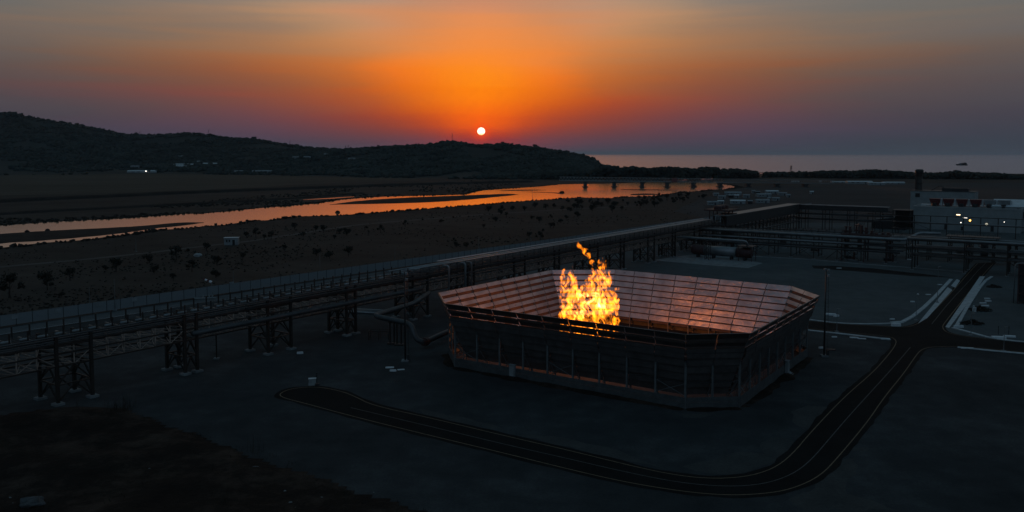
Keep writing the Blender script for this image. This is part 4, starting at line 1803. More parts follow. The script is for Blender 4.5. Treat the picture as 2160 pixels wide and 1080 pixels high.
def build_cross_rack():
    fr = Frame(gp(1668, 542.6), BX)
    root = thing('pipe_rack', fr.p(10, 4, 0), 'low pipe rack carrying a fat pale pipe across the gravel beyond the enclosure', 'pipe rack')
    top = 9.6
    for i, s in enumerate((-58, -48.6, -39, -29, -19.4, -9.7, 0, 9.7, 19.4, 29, 38.6)):
        bent_part(root, fr, s, (0, 8, 13), top, brace=4.6 if i in (2, 4, 8) else False)
    b = MB()
    for t in (0, 8, 13):
        for z in (4.6, 7.1, top):
            b.beam(fr.p(-60, t, z), fr.p(44, t, z), .26)
    b.build('girder', 'steel', root)
    end = fr.p(46, 0, 10.35)
    up = fr.p(50.5, 3.2, 13.2)
    pipe_part(root, bend([fr.p(-62, 0, 10.35), end, up, fr.p(58, 4, 13.2)], 1.5), .62)
    pipe_part(root, [fr.p(-60, -.3, 7.6), fr.p(30, -.3, 7.6)], .36)
    for t, z, r, mt in ((2.2, 10.1, .3, 'pipe_dark'), (3.6, 10.05, .24, 'pipe_dark'), (5.6, 10.1, .36, 'pipe_dark'), (9.6, 10.1, .4, 'pipe_dark'), (11.5, 10.1, .3, 'pipe'), (1.4, 7.4, .26, 'pipe_dark'),
                        (4.4, 7.4, .3, 'pipe_dark'), (-.25, 5.0, .24, 'pipe_dark'), (6.4, 5.0, .3, 'pipe_dark')):
        pipe_part(root, [fr.p(-60, t, z), fr.p(44, t, z)], r, mt, 8)
    for k, s in enumerate((-58, -39, -19.4, 0, 19.4)):
        for t in (0, 13):
            b = MB()
            b.beam(fr.p(s, t, .4), fr.p(s + 9.6, t, 7.0), .17)
            b.beam(fr.p(s + 9.6, t, .4), fr.p(s, t, 7.0), .17)
            b.build('bracing', 'steel', root)
    b = MB()
    for t in (6.6, 8.0):
        b.beam(fr.p(-58, t, 11.6), fr.p(20, t, 11.6), .08)
        b.beam(fr.p(-58, t, 11.1), fr.p(20, t, 11.1), .06)
        for s in np.arange(-58, 20, 2.4):
            b.beam(fr.p(s, t, 9.6), fr.p(s, t, 11.6), .08)
    b.build('railing', 'steel', root)
    # row of small hangers on the far side
    for k in range(14):
        s = -2 + k * 3.4
        MB().beam(fr.p(s, 13.2, 9.6), fr.p(s, 13.2, 12.0), .14).beam(fr.p(s, 13.2, 12.0), fr.p(s - 1.1, 13.2, 9.8), .12).build('hanger', 'steel', root)
    return fr


fr1 = build_cross_rack()


def build_valves():
    o = fr1.p(30, 3, 0)
    root = thing('valve_platform', o, 'cluster of dark red valves and pipes on a deck above the low rack', 'valve platform')
    b = MB()
    b.obox(fr1.p(30, 4, 10.3), BX * 9.5, AX * 3.6, Vector((0, 0, .12)))
    for s in (21, 30, 39):
        for t in (.6, 7.4):
            b.beam(fr1.p(s, t, 0), fr1.p(s, t, 10.2), .34)
    b.build('deck', 'steel_red', root)
    b = MB()
    for t in (.5, 7.5):
        for z in (11.0, 11.5):
            b.beam(fr1.p(20.6, t, z), fr1.p(39.4, t, z), .08)
        for s in np.arange(20.6, 39.5, 2.08):
            b.beam(fr1.p(s, t, 10.3), fr1.p(s, t, 11.5), .09)
    b.build('railing', 'steel_red', root)
    for k in range(9):
        s = 21.5 + k * 2.1
        t = random.uniform(2, 6)
        h = random.uniform(1.4, 2.6) + (1.9 if k < 5 else 0)
        b = MB()
        b.tube([fr1.p(s, t, 10.4), fr1.p(s, t, 10.4 + h)], random.uniform(.35, .6), 10)
        b.tube([fr1.p(s - .9, t, 10.4 + h * .55), fr1.p(s + .9, t, 10.4 + h * .55)], .34, 8)
        b.tube([fr1.p(s, t, 10.4 + h), fr1.p(s, t, 10.7 + h)], [.75, .75], 10)
        b.build('valve', 'steel_red', root)
    b = MB()
    for t in (1.4, 3.4, 5.4):
        b.tube([fr1.p(20.5, t, 11.2), fr1.p(39.5, t, 11.2)], .28, 8)
    b.build('manifold', 'steel_red', root)


build_valves()


def build_vessel():
    c = gp(1524, 546)
    root = thing('drum_vessel', c, 'long horizontal steel drum with dark end caps on concrete pad', 'vessel')

    def q(s, t, z):
        p = c + BX * s + AX * t
        return Vector((p.x, p.y, z))
    MB().tube([q(-8, 0, 3.3), q(6.5, 0, 3.3)], 2.05, 24).build('shell', 'pipe', root, smooth=True)
    for sg, a, e in ((-1, -8, -14.2), (1, 6.5, 13.2)):
        MB().tube([q(a, 0, 3.3), q(e - sg * .9, 0, 3.3), q(e - sg * .3, 0, 3.3), q(e, 0, 3.3)], [2.2, 2.2, 1.75, .7], 24).build('end_cap', 'steel_red', root, smooth=True)
    for s in (-11, -4, 4, 10):
        MB().obox(q(s, 0, .75), BX * .3, AX * 1.5, Vector((0, 0, .75))).build('saddle', 'steel_dark', root)
    b = MB()
    for s in (8, 13.6):
        for t in (-2.6, 2.6):
            b.beam(q(s, t, 0), q(s, t, 6.4), .22)
    b.obox(q(10.8, 0, 6.3), BX * 3.2, AX * 3.0, Vector((0, 0, .1)))
    for t in (-2.8, 2.8):
        b.beam(q(7.7, t, 7.4), q(13.9, t, 7.4), .09)
    b.build('platform', 'steel_red', root)
    pad = [gp(1375, 549), gp(1450, 538), gp(1530, 541), gp(1609, 555), gp(1578, 565.5), gp(1500, 560)]
    struct(MB().sheet(lift(pad, .03)).build('pavement', 'concrete_old'))
    # inlet pipe on its own trestle
    r2 = thing('gas_pipeline', q(-4, -4, 0), 'thick pipe on a narrow lattice trestle ending in a bright elbow above the steel drum', 'pipeline')
    MB().tube(bend([q(-46, -3, 8.6), q(8.5, -3, 8.6), q(11, -1.2, 8.3), q(11, 0, 5.2)], 1.6), .5, 12).build('pipe', 'pipe', r2, smooth=True)
    for s in (-4.5, -24, -38):
        b = MB()
        for ds in (-.9, .9):
            for dt in (-.9, .9):
                b.beam(q(s + ds, -5.5 + dt, 0), q(s + ds, -5.5 + dt, 8), .18)
        for k in range(4):
            b.beam(q(s - .9, -6.4, k * 2), q(s + .9, -6.4, k * 2 + 2), .12)
            b.beam(q(s + .9, -6.4, k * 2), q(s - .9, -6.4, k * 2 + 2), .12)
        b.beam(q(s, -6.5, 8), q(s, -2.5, 8), .3)
        b.build('trestle', 'steel', r2)


build_vessel()


def build_overroad_rack():
    fr = Frame(gp(2033, 577), BX)
    root = thing('pipe_rack', fr.p(6, 4, 0), 'taller pipe rack that bridges the road on paired steel columns', 'pipe rack')
    for s in (-18, 0, 14, 27, 40, 54):
        bent_part(root, fr, s, (0, 6, 12), 11.6, w=.45)
    b = MB()
    for t in (0, 6, 12):
        for z in (5.6, 8.4, 11.6):
            b.beam(fr.p(-18, t, z), fr.p(60, t, z), .34)
    b.beam(fr.p(14, 0, 5.6), fr.p(23, 0, .3), .3)
    b.beam(fr.p(22, 0, 5.6), fr.p(32, 0, .3), .3)
    b.build('girder', 'steel', root)
    for t, z, r, mt in ((0, 12.3, .5, 'pipe'), (1.6, 12.1, .3, 'pipe_dark'), (3.2, 12.1, .3, 'pipe_dark'), (7, 12.15, .4, 'pipe_dark'), (10, 12.15, .4, 'pipe'), (.5, 8.9, .3, 'pipe_dark'), (3, 8.9, .36, 'pipe_dark'),
                        (8, 8.9, .36, 'pipe'), (.4, 6.1, .26, 'pipe_dark'), (4, 6.1, .26, 'pipe_dark')):
        pipe_part(root, [fr.p(-20, t, z), fr.p(60, t, z)], r, mt, 8)
    b = MB()
    b.obox(fr.p(2, 6, 13.6), BX * 9, AX * 3.4, Vector((0, 0, .12)))
    for s in (-6, 2, 10):
        for t in (3, 9):
            b.beam(fr.p(s, t, 11.6), fr.p(s, t, 13.6), .2)
    for t in (2.7, 9.3):
        b.beam(fr.p(-6.9, t, 14.7), fr.p(10.9, t, 14.7), .1)
        for s in np.arange(-6.9, 11, 1.98):
            b.beam(fr.p(s, t, 13.7), fr.p(s, t, 14.7), .08)
    b.build('walkway', 'steel_dark', root)
    h = thing('hood', fr.p(26, 4, 12.5), 'dark red tapering steel hood standing on the tall rack over the road', 'hood')
    b = MB()
    vs = []
    for z, k in ((12.5, 3.6), (16.5, 2.0), (17.6, .9)):
        vs += [fr.p(29 - k, 5 - k * .8, z), fr.p(29 + k, 5 - k * .8, z), fr.p(29 + k, 5 + k * .8, z), fr.p(29 - k, 5 + k * .8, z)]
    fs = [(a + i, a + (i + 1) % 4, a + 4 + (i + 1) % 4, a + 4 + i) for a in (0, 4) for i in range(4)] + [(8, 9, 10, 11), (3, 2, 1, 0)]
    b.add(vs, fs)
    b.build('shell', 'steel_red', h)
    MB().tube([fr.p(29, 5, 17.5), fr.p(29, 5, 19.2)], .35, 8).build('vent_pipe', 'steel_red', h)
    # hanging trestle row behind
    return fr


fr2 = build_overroad_rack()


def build_service_tower():
    c = gp(2172, 640)
    root = thing('service_tower', c, 'dark clad steel tower with a pale bent handrail pipe beside the gravel', 'tower')

    def q(s, t, z):
        p = c + BX * s + AX * t
        return Vector((p.x, p.y, z))
    for s in (-3, 3):
        for t in (-2.5, 2.5):
            MB().beam(q(s, t, 0), q(s, t, 12.3), .3).build('leg', 'steel_red', root)
    MB().obox(q(0, 0, 6.3), BX * 2.8, AX * 2.3, Vector((0, 0, 5.6))).build('cladding', 'dark_open', root)
    MB().tube(bend([q(-4.0, -2.8, .2), q(-4.0, -2.8, 12.2), q(2.5, -2.8, 12.8)], 1.0), .17, 8).build('pipe', 'pipe', root, smooth=True)
    b = MB()
    for z in (3, 6, 9, 12):
        b.beam(q(-3, -2.6, z), q(3, -2.6, z), .22)
        b.beam(q(-3, -2.6, z - 3), q(3, -2.6, z), .14)
    b.build('bracing', 'steel_red', root)


build_service_tower()


def build_back_rack():
    fr = Frame(fr2.p(-34, 34, 0), BX)
    root = thing('pipe_rack', fr.p(30, 4, 0), 'dense dark double-deck pipe rack between the tall rack and the gantry', 'pipe rack')
    for s in np.arange(0, 100, 8):
        bent_part(root, fr, s, (0, 5, 10), 9.0, foot=False, w=.36)
    b = MB()
    for t in (0, 5, 10):
        for z in (4.4, 9.0):
            b.beam(fr.p(0, t, z), fr.p(100, t, z), .3)
    b.build('girder', 'steel', root)
    r = random.Random(3)
    for t in (.4, 1.7, 2.9, 4.0, 6.2, 7.4, 8.8):
        for z in (4.8, 9.4):
            rad = r.uniform(.16, .36)
            pipe_part(root, [fr.p(-2, t, z + rad), fr.p(r.uniform(60, 100), t, z + rad)], rad, r.choice(('pipe_dark', 'pipe_dark', 'pipe')), 8)


build_back_rack()


def build_skids():
    LB = ['dark pump skid under the near end of the low rack', 'dark pump skid beneath the valve platform', 'dark pump skid between the low rack and the road', 'dark pump skid beside the taller rack columns', 'dark pump skid behind the drum vessel', 'dark pump skid in the yard beyond the low rack',
          'dark pump skid by the close set columns', 'dark pump skid in front of the gantry', 'dark pump skid at the gravel edge below the hood']
    P = [fr1.p(-30, 5, 0), fr1.p(24, 4, 0), fr1.p(39, 5, 0), fr2.p(20, 7, 0), fr1.p(-45, 6, 0), fr1.p(4, 24, 0), fr1.p(-38, 46, 0), fr1.p(60, 52, 0), fr2.p(30, 3, 0)]
    for lb, p in zip(LB, P):
        k = thing('pump_skid', p, lb, 'pump skid')
        q = lambda s, t, z: Vector((p.x, p.y, 0)) + BX * s + AX * t + Vector((0, 0, z))
        MB().obox(q(0, 0, .25), BX * 2.6, AX * 1.2, Vector((0, 0, .25))).build('base', 'concrete_old', k)
        MB().tube([q(-2, 0, 1.3), q(.2, 0, 1.3)], .7, 12).build('motor', 'steel_dark', k, smooth=True)
        MB().tube([q(.3, 0, 1.2), q(1.0, 0, 1.2)], .5, 12).tube([q(1.4, 0, .5), q(1.4, 0, 3.6)], .45, 10).build('pump', 'steel_red', k)
        MB().tube(bend([q(1.4, 0, 2.6), q(2.6, 0, 2.6), q(2.6, 0, 5.2)], .5), .2, 8).build('pipe', 'pipe_dark', k, smooth=True)
        b = MB()
        for a, c in ((-2.5, -1.1), (2.5, -1.1), (2.5, 1.1), (-2.5, 1.1)):
            b.beam(q(a, c, .5), q(a, c, 2.0), .08)
        b.beam(q(-2.5, -1.1, 2.0), q(2.5, -1.1, 2.0), .07)
        b.build('railing', 'steel_dark', k)
    for i, (s, t, h, r_, lb) in enumerate(((16, 30, 11, 1.3, 'slim upright dark vessel beyond the valve platform'), (21, 33, 14, 1.0, 'tallest slim dark column vessel beyond the valve platform'), (-14, 34, 8, 1.6, 'stout upright dark vessel in the yard behind the drum'), (70, 40, 10, 1.5, 'upright dark vessel before the dim wall lamp'))):
        c = fr1.p(s, t, 0)
        k = thing('column_vessel', c, lb, 'vessel')
        MB().tube([c + Vector((0, 0, 1)), c + Vector((0, 0, h - r_)), c + Vector((0, 0, h - r_ * .35)), c + Vector((0, 0, h))], [r_, r_, r_ * .8, r_ * .2], 16).build('shell', 'pipe_dark', k, smooth=True)
        MB().tube([c, c + Vector((0, 0, 1.1))], r_ * 1.1, 16).build('skirt', 'concrete_old', k)
        b = MB()
        for z in (h * .55, h - 1):
            b.tube([c + Vector((0, 0, z)), c + Vector((0, 0, z + .15))], r_ + .9, 16)
            for a in range(10):
                p = c + Vector(((r_ + .85) * math.cos(a * .628), (r_ + .85) * math.sin(a * .628), z))
                b.beam(p, p + Vector((0, 0, 1.1)), .07)
        b.build('platform', 'steel', k)


build_skids()


def build_tall_rack():
    fr = Frame(RP(318, -3, 0), AX)
    root = thing('pipe_rack', fr.p(60, 3, 0), 'long dark sheeted pipe rack on close set columns running toward the village', 'pipe rack')
    Ln = 122
    for k, s in enumerate(np.arange(2, Ln + 1, 6.0)):
        bent_part(root, fr, s, (0, 6.5), 14.8, foot=False, w=.36)
    b = MB()
    b.obox(fr.p(Ln / 2, -.35, 12.5), AX * Ln / 2, fr.l * .06, Vector((0, 0, 2.4)))
    b.build('cladding', 'steel_dark', root)
    b = MB()
    b.obox(fr.p(Ln / 2, 3.2, 15.0), AX * Ln / 2, fr.l * 3.7, Vector((0, 0, .09)))
    b.build('cover', 'steel_grey', root)
    b = MB()
    for z in (4.8, 7.4, 10):
        for t in (0, 6.5):
            b.beam(fr.p(0, t, z), fr.p(Ln, t, z), .3)
    b.build('girder', 'steel', root)
    for t, z, r in ((1.2, 10.4, .4), (3, 10.4, .4), (5, 10.4, .3), (2, 7.8, .3), (4.4, 7.8, .36), (-.4, 5.2, .25)):
        pipe_part(root, [fr.p(0, t, z), fr.p(Ln, t, z)], r, 'pipe_dark', 8)
    # cross leg at the far corner
    g = Frame(fr.p(Ln + 4, 0, 0), BX)
    r3 = thing('pipe_rack', g.p(24, -3, 0), 'short dark pipe rack crossing at the far end of the close set columns', 'pipe rack')
    for s in (0, 4, 14, 18, 28, 32, 42, 46):
        bent_part(r3, g, s, (-6, 0), 14.4, foot=False, w=.34)
    b = MB()
    b.obox(g.p(24, -6.4, 13.3), BX * 26, AX * .06, Vector((0, 0, 1.3)))
    b.build('cladding', 'steel_dark', r3)
    MB().obox(g.p(24, -3, 14.7), BX * 26, AX * 3.6, Vector((0, 0, .09))).build('cover', 'concrete_old', r3)
    for t, z in ((-1, 9.6), (-3, 9.6), (-5, 9.6), (-2, 6.6), (-4, 6.6)):
        pipe_part(r3, [g.p(-2, t, z), g.p(52, t, z)], .38, 'pipe_dark', 8)
    b = MB()
    for z in (6.2, 9.2, 12):
        for t in (-6, 0):
            b.beam(g.p(-2, t, z), g.p(52, t, z), .3)
    b.build('girder', 'steel', r3)
    # stair block and shed roofs at its end
    m = thing('stair_block', g.p(57, -4, 0), 'dark openwork stair block at the end of the crossing rack', 'stair block')
    for s in (53, 62):
        for t in (-8, 0):
            MB().beam(g.p(s, t, 0), g.p(s, t, 13.5), .4).build('leg', 'steel', m)
    b = MB()
    for z in (3.4, 6.8, 10.2, 13.5):
        b.obox(g.p(57.5, -4, z), BX * 5, AX * 4.4, Vector((0, 0, .12)))
    for k in range(4):
        b.beam(g.p(53.5, -7.5, k * 3.4), g.p(61.5, -7.5, k * 3.4 + 3.4), .5, .2)
    b.build('deck', 'steel_dark', m)
    MB().obox(g.p(57.5, 0, 8), BX * 4.6, AX * .1, Vector((0, 0, 5.2))).build('cladding', 'steel_dark', m)
    # red cooler bank on its legs where the racks meet
    c = RP(330, 4, 0)
    k = thing('cooler_platform', c, 'dark red cooler bank raised on legs where the long racks meet', 'cooler')

    def q(s, t, z):
        p = c + AX * s + LX * t
        return Vector((p.x, p.y, z))
    for s in (-5, 0, 5):
        for t in (-4, 4):
            MB().beam(q(s, t, 0), q(s, t, 17), .42).build('leg', 'steel_red', k)
    MB().obox(q(0, 0, 17.2), AX * 7.4, LX * 6.2, Vector((0, 0, .3))).build('deck', 'steel_red', k)
    for i in range(3):
        b = MB()
        s = -4.6 + i * 4.6
        b.tube([q(s, 0, 17.5), q(s, 0, 18.9), q(s, 0, 19.4)], [2.0, 2.0, 1.6], 14)
        b.build('fan_ring', 'steel_red', k)
    b = MB()
    for t in (-6, 6):
        b.beam(q(-7.2, t, 18.7), q(7.2, t, 18.7), .12)
        for s in np.arange(-7.2, 7.3, 1.6):
            b.beam(q(s, t, 17.5), q(s, t, 18.7), .1)
    b.build('railing', 'steel_red', k)
    MB().obox(q(3, -3, 8), AX * 3, LX * 3, Vector((0, 0, 7.5))).build('cladding', 'steel_dark', k)
    MB().tube(bend([q(-16, -3, 15.2), q(-9, -4.4, 14), q(-8, -5, 9), q(-4, -7, 6.5)], 3), .22, 8).build('pipe', 'pipe', k, smooth=True)


build_tall_rack()

# ------------------------------------------------------------------ plant halls
def hall(name, o, ln, dp, h, label, cat='building', wall='white'):
    root = thing(name, o + BX * ln / 2, label, cat)

    def q(s, t, z):
        p = o + BX * s + AX * t
        return Vector((p.x, p.y, z))
    return root, q


def roof_fan(loc, red):
    r = bpy.data.objects.new('roof_fan', None)
    return r


def build_halls():
    o = gp(1925, 482)
    ln, dp, h = 56, 34, 13.0
    root, q = hall('compressor_hall', o, ln, dp, h, 'large pale flat-roofed hall with fan hoods on its roof')
    b = MB()
    b.obox(q(ln / 2, dp / 2, h / 2), BX * ln / 2, AX * dp / 2, Vector((0, 0, h / 2)))
    b.build('wall', 'white', root)
    b = MB()
    for s0, s1, t0, t1 in ((-.2, ln + .2, -.2, .3), (-.2, ln + .2, dp - .3, dp + .2), (-.2, .3, .3, dp - .3), (ln - .3, ln + .2, .3, dp - .3)):
        b.obox(q((s0 + s1) / 2, (t0 + t1) / 2, h + .3), BX * (s1 - s0) / 2, AX * (t1 - t0) / 2, Vector((0, 0, .45)))
    b.build('parapet', 'white', root)
    b = MB()
    for s in np.arange(2, ln, 4.2):
        b.obox(q(s, -.06, h / 2), BX * .05, AX * .06, Vector((0, 0, h / 2 - .3)))
    b.build('seam', 'shed', root)
    MB().obox(q(8, dp - 8, h + .35), BX * 8, AX * 3, Vector((0, 0, .3))).obox(q(30, dp - 7, h + .35), BX * 9, AX * 3, Vector((0, 0, .3))).build('roof_slab', 'white_roof', root)
    for s, w, hh in ((18, 1.6, 3.2), (26.5, 1.1, 2.2), (42, 1.6, 3)):
        MB().obox(q(s, -.08, hh / 2 + .3), BX * w / 2, AX * .1, Vector((0, 0, hh / 2))).build('door', 'steel_dark', root)
    fan_label = ['red sided fan hood at the stack end of the hall roof', 'red sided fan hood between pale boxes on the hall roof', 'red and grey fan hood halfway along the hall roof', 'red fan hood beside the grey hoods on the hall roof',
                 'grey flared fan hood on the hall roof', 'last grey flared fan hood by the pale pitched roof']
    for k in range(6):
        s = 9 + k * 7.4
        f = thing('roof_fan', q(s, 20, h), fan_label[k], 'fan hood', 'fan hoods on the hall roof')
        vs = []
        for z, w in ((h + .3, 2.0), (h + 1.0, 2.0), (h + 4.4, 3.2), (h + 4.7, 3.2)):
            vs += [q(s - w, 20 - w * .8, z), q(s + w, 20 - w * .8, z), q(s + w, 20 + w * .8, z), q(s - w, 20 + w * .8, z)]
        fs = [(a + i, a + (i + 1) % 4, a + 4 + (i + 1) % 4, a + 4 + i) for a in (0, 4, 8) for i in range(4)] + [(3, 2, 1, 0), (12, 13, 14, 15)]
        b = MB()
        b.add(vs, fs)
        b.build('shell', 'red' if k < 4 else 'shed', f)
        MB().obox(q(s + 3.5, 20.5, h + 2.5), BX * .5, AX * 1.6, Vector((0, 0, 2.1))).build('duct', 'white_roof', f)
        MB().tube([q(s, 15.8, h + .3), q(s, 15.8, h + 2.2)], 1.3, 12).build('fan_ring', 'steel_dark', f)
    # long hall with pitched roof
    o2 = gp(2083, 478)
    o2 = Vector((284, 496, 0))
    ln2, dp2, h2 = 60, 34, 14.2
    r2, q2 = hall('workshop_hall', o2, ln2, dp2, h2, 'pale long hall with a light pitched roof beside the flat-roofed one')
    MB().obox(q2(ln2 / 2, dp2 / 2, h2 / 2), BX * ln2 / 2, AX * dp2 / 2, Vector((0, 0, h2 / 2))).build('wall', 'white', r2)
    b = MB()
    vs = [q2(-.4, -.5, h2), q2(ln2 + .4, -.5, h2), q2(ln2 + .4, dp2 / 2, h2 + 3.6), q2(-.4, dp2 / 2, h2 + 3.6), q2(ln2 + .4, dp2 + .5, h2), q2(-.4, dp2 + .5, h2)]
    b.add(vs, [(0, 1, 2, 3), (3, 2, 4, 5), (0, 3, 5), (1, 4, 2), (0, 5, 4, 1)])
    b.build('roof', 'white_roof', r2)
    MB().obox(q2(14.5, -.08, 9.5), BX * 2.1, AX * .1, Vector((0, 0, 1.9))).build('louvre_vent', 'dark_open', r2)
    for s in (13.6, 20.5):
        b = MB()
        b.tube([q2(s, -.05, 12.4), q2(s, -.6, 12.4)], [1.0, .6], 12)
        b.build('wall_vent', 'steel_dark', r2)
    # low dark louvred shed
    o3 = gp(1838, 482)
    r3, q3 = hall('louvred_shed', o3, 24, 10, 7, 'dark louvred shed with a pale sloping edge beside the pale hall', 'shed')
    vs = []
    for t in (0, 12):
        vs += [q3(0, t, 0), q3(19, t, 0), q3(19, t, 8.4), q3(0, t, 5.2)]
    b = MB()
    b.add(vs, [(0, 1, 2, 3), (7, 6, 5, 4), (1, 5, 6, 2), (3, 2, 6, 7), (4, 0, 3, 7)])
    b.build('wall', 'steel_dark', r3)
    MB().beam(q3(0, -.1, 5.4), q3(19, -.1, 8.6), .4).build('trim', 'white', r3)
    # far building with the stack
    o4 = Vector((309, 650, 0))
    r4, q4 = hall('control_building', o4, 44, 20, 16, 'pale blocky building behind the fan hoods beneath the stack')
    MB().obox(q4(22, 10, 8.3), BX * 22, AX * 10, Vector((0, 0, 8.3))).build('wall', 'white', r4)
    MB().obox(q4(22, 10, 16.75), BX * 22.4, AX * 10.4, Vector((0, 0, .12))).build('roof', 'steel_dark', r4)
    MB().obox(q4(5, -.1, 13.4), BX * 1.6, AX * .12, Vector((0, 0, 1.5))).build('window', 'dark_open', r4)
    MB().obox(q4(30, 8, 18), BX * 9, AX * 3, Vector((0, 0, 1.1))).build('roof_unit', 'steel_dark', r4)
    MB().beam(q4(13, 10, 16.9), q4(19, 10, 20.6), .5).beam(q4(19, 10, 20.6), q4(26, 10, 16.9), .5).build('roof_frame', 'steel_dark', r4)
    # stack with ring platforms
    c = Vector((322.5, 665, 0))
    st = thing('stack', c, 'thick dark exhaust stack with ring platforms and an orange tinted ladder side', 'stack')
    H = 33.0
    MB().tube([c, c + Vector((0, 0, H - 3))], 2.5, 20).build('shell', 'steel', st, smooth=True)
    MB().tube([c + Vector((0, 0, H - 3.1)), c + Vector((0, 0, H - 1)), c + Vector((0, 0, H))], [3.0, 3.2, 2.4], 20).build('cap', 'steel_dark', st)
    for z in (H - 4.5, 22):
        b = MB()
        b.tube([c + Vector((0, 0, z)), c + Vector((0, 0, z + .25))], 3.4, 20)
        for k in range(14):
            a = 2 * PI * k / 14
            p = c + Vector((3.3 * math.cos(a), 3.3 * math.sin(a), z))
            b.beam(p, p + Vector((0, 0, 1.3)), .1)
        b.build('platform', 'steel', st)
    MB().beam(c + Vector((-3.0, -.8, 0)), c + Vector((-3.0, -.8, H - 2)), .5).build('ladder', 'steel_red', st)
    # steel frame gantry in front of the hall
    g = Frame(gp(1830, 489), BX)
    r5 = thing('pipe_gantry', g.p(45, 0, 0), 'slender steel gantry with one pipe standing before the pale halls', 'gantry')
    for k, s in enumerate(np.arange(0, 100, 8.2)):
        MB().beam(g.p(s, 0, 0), g.p(s, 0, 10.6), .42).build('leg', 'steel', r5)
    b = MB()
    for z in (6.4, 10.6):
        b.beam(g.p(0, 0, z), g.p(98.4, 0, z), .36)
    for k in (3, 10):
        b.beam(g.p(k * 8.2, 0, .2), g.p(k * 8.2 + 8.2, 0, 3.2), .16)
        b.beam(g.p(k * 8.2 + 8.2, 0, 3.2), g.p(k * 8.2, 0, 6.2), .16)
    b.build('girder', 'steel', r5)
    pipe_part(r5, [g.p(0, -.2, 6.95), g.p(98.4, -.2, 6.95)], .26, 'pipe', 8)
    # yard lines: low pipe sleepers before the gantry
    for k, (t, nm) in enumerate(((-18, 'pale'), (-32, 'grey'), (-40, 'dull'))):
        o_ = MB().tube([g.p(-62, t, .7), g.p(72, t, .7)], .34, 8).build('ground_pipe', 'pipe', smooth=True)
        tag(o_, ('long pale pipe lying low across the yard in front of the gantry', 'long pipe lying low midway between gantry and low rack', 'long pipe lying low close behind the low rack')[k], 'pipe')
    # lamps burning on the gantry and the wall
    def lamp(px, py, fr_t, w, hh, mat, label, round_=False):
        Y = fr_t
        p = at(px, py, Y)
        r_ = thing('lamp', p, label, 'lamp')
        b_ = MB()
        if round_:
            b_.tube([p, p + AX * -.25], w, 14)
        else:
            b_.obox(p - AX * .1, BX * w, AX * .12, Vector((0, 0, hh)))
        b_.build('lens', mat, r_)
        MB().obox(p + AX * .22, BX * (w + .12), AX * .18, Vector((0, 0, hh + .14))).beam(p + AX * .3, p + AX * 1.6, .12).build('housing', 'steel_dark', r_)
    lamp(2021.5, 453, 470, .95, .24, 'lamp_warm', 'lit warm strip lamp, upper one before the pale hall')
    lamp(2036, 459, 468, 1.0, .22, 'lamp_white', 'lit white strip lamp set between the warm one and the amber one')
    lamp(2046.2, 465, 466, .5, .5, 'lamp_amber', 'lit amber round lamp below the two strip lamps', True)
    lamp(2027, 469.5, 466, .24, .24, 'lamp_white', 'tiny lit white lamp beneath the strip lamps', True)
    lamp(2081, 473, 464, .72, .72, 'lamp_dim', 'dim round lamp glowing on the wall foot of the hall', True)
    lamp(2118.5, 468.3, 462, .2, .2, 'lamp_white', 'tiny lit lamp in front of the pitched roof hall', True)
    lamp(2085, 451.8, 490, .2, .2, 'lamp_dim', 'tiny dim lamp high on the gantry beside the hall corner', True)


M['lamp_dim'] = glow('lamp_dim', (.85, .80, .62), .55)
build_halls()

# ------------------------------------------------------------------ village huts, far sheds, houses on the hill
def hut(loc, w, d, h, rot, label, group, roof='white_roof', wall='shed', pitch=.35, door=True, name='hut', lamp=None):
    root = thing(name, loc, label, 'building' if name != 'hut' else 'hut', group)
    ca, sa = math.cos(rot), math.sin(rot)

    def q(x, y, z):
        return Vector(loc) + Vector((ca * x - sa * y, sa * x + ca * y, z))
    b = MB()
    b.obox(q(0, 0, h / 2 - .2), (ca * w / 2, sa * w / 2, 0), (-sa * d / 2, ca * d / 2, 0), (0, 0, h / 2 + .2))
    b.build('wall', wall, root)
    b = MB()
    e = .3
    vs = [q(-w / 2 - e, -d / 2 - e, h), q(w / 2 + e, -d / 2 - e, h), q(w / 2 + e, 0, h + pitch * d / 2), q(-w / 2 - e, 0, h + pitch * d / 2), q(w / 2 + e, d / 2 + e, h), q(-w / 2 - e, d / 2 + e, h)]
    b.add(vs, [(0, 1, 2, 3), (3, 2, 4, 5), (0, 3, 5), (1, 4, 2), (0, 5, 4, 1)])
    b.build('roof', roof, root)
    if door:
        b = MB()
        b.obox(q(w * .2, -d / 2 - .03, h * .36), (ca * .6, sa * .6, 0), (-sa * .05, ca * .05, 0), (0, 0, h * .36))
        b.build('door', 'dark_open', root)
        for k in (-.3, -.1):
            b = MB()
            b.obox(q(w * k, -d / 2 - .03, h * .58), (ca * w * .05, sa * w * .05, 0), (-sa * .05, ca * .05, 0), (0, 0, h * .16))
            b.build('window', 'dark_open', root)
    return root


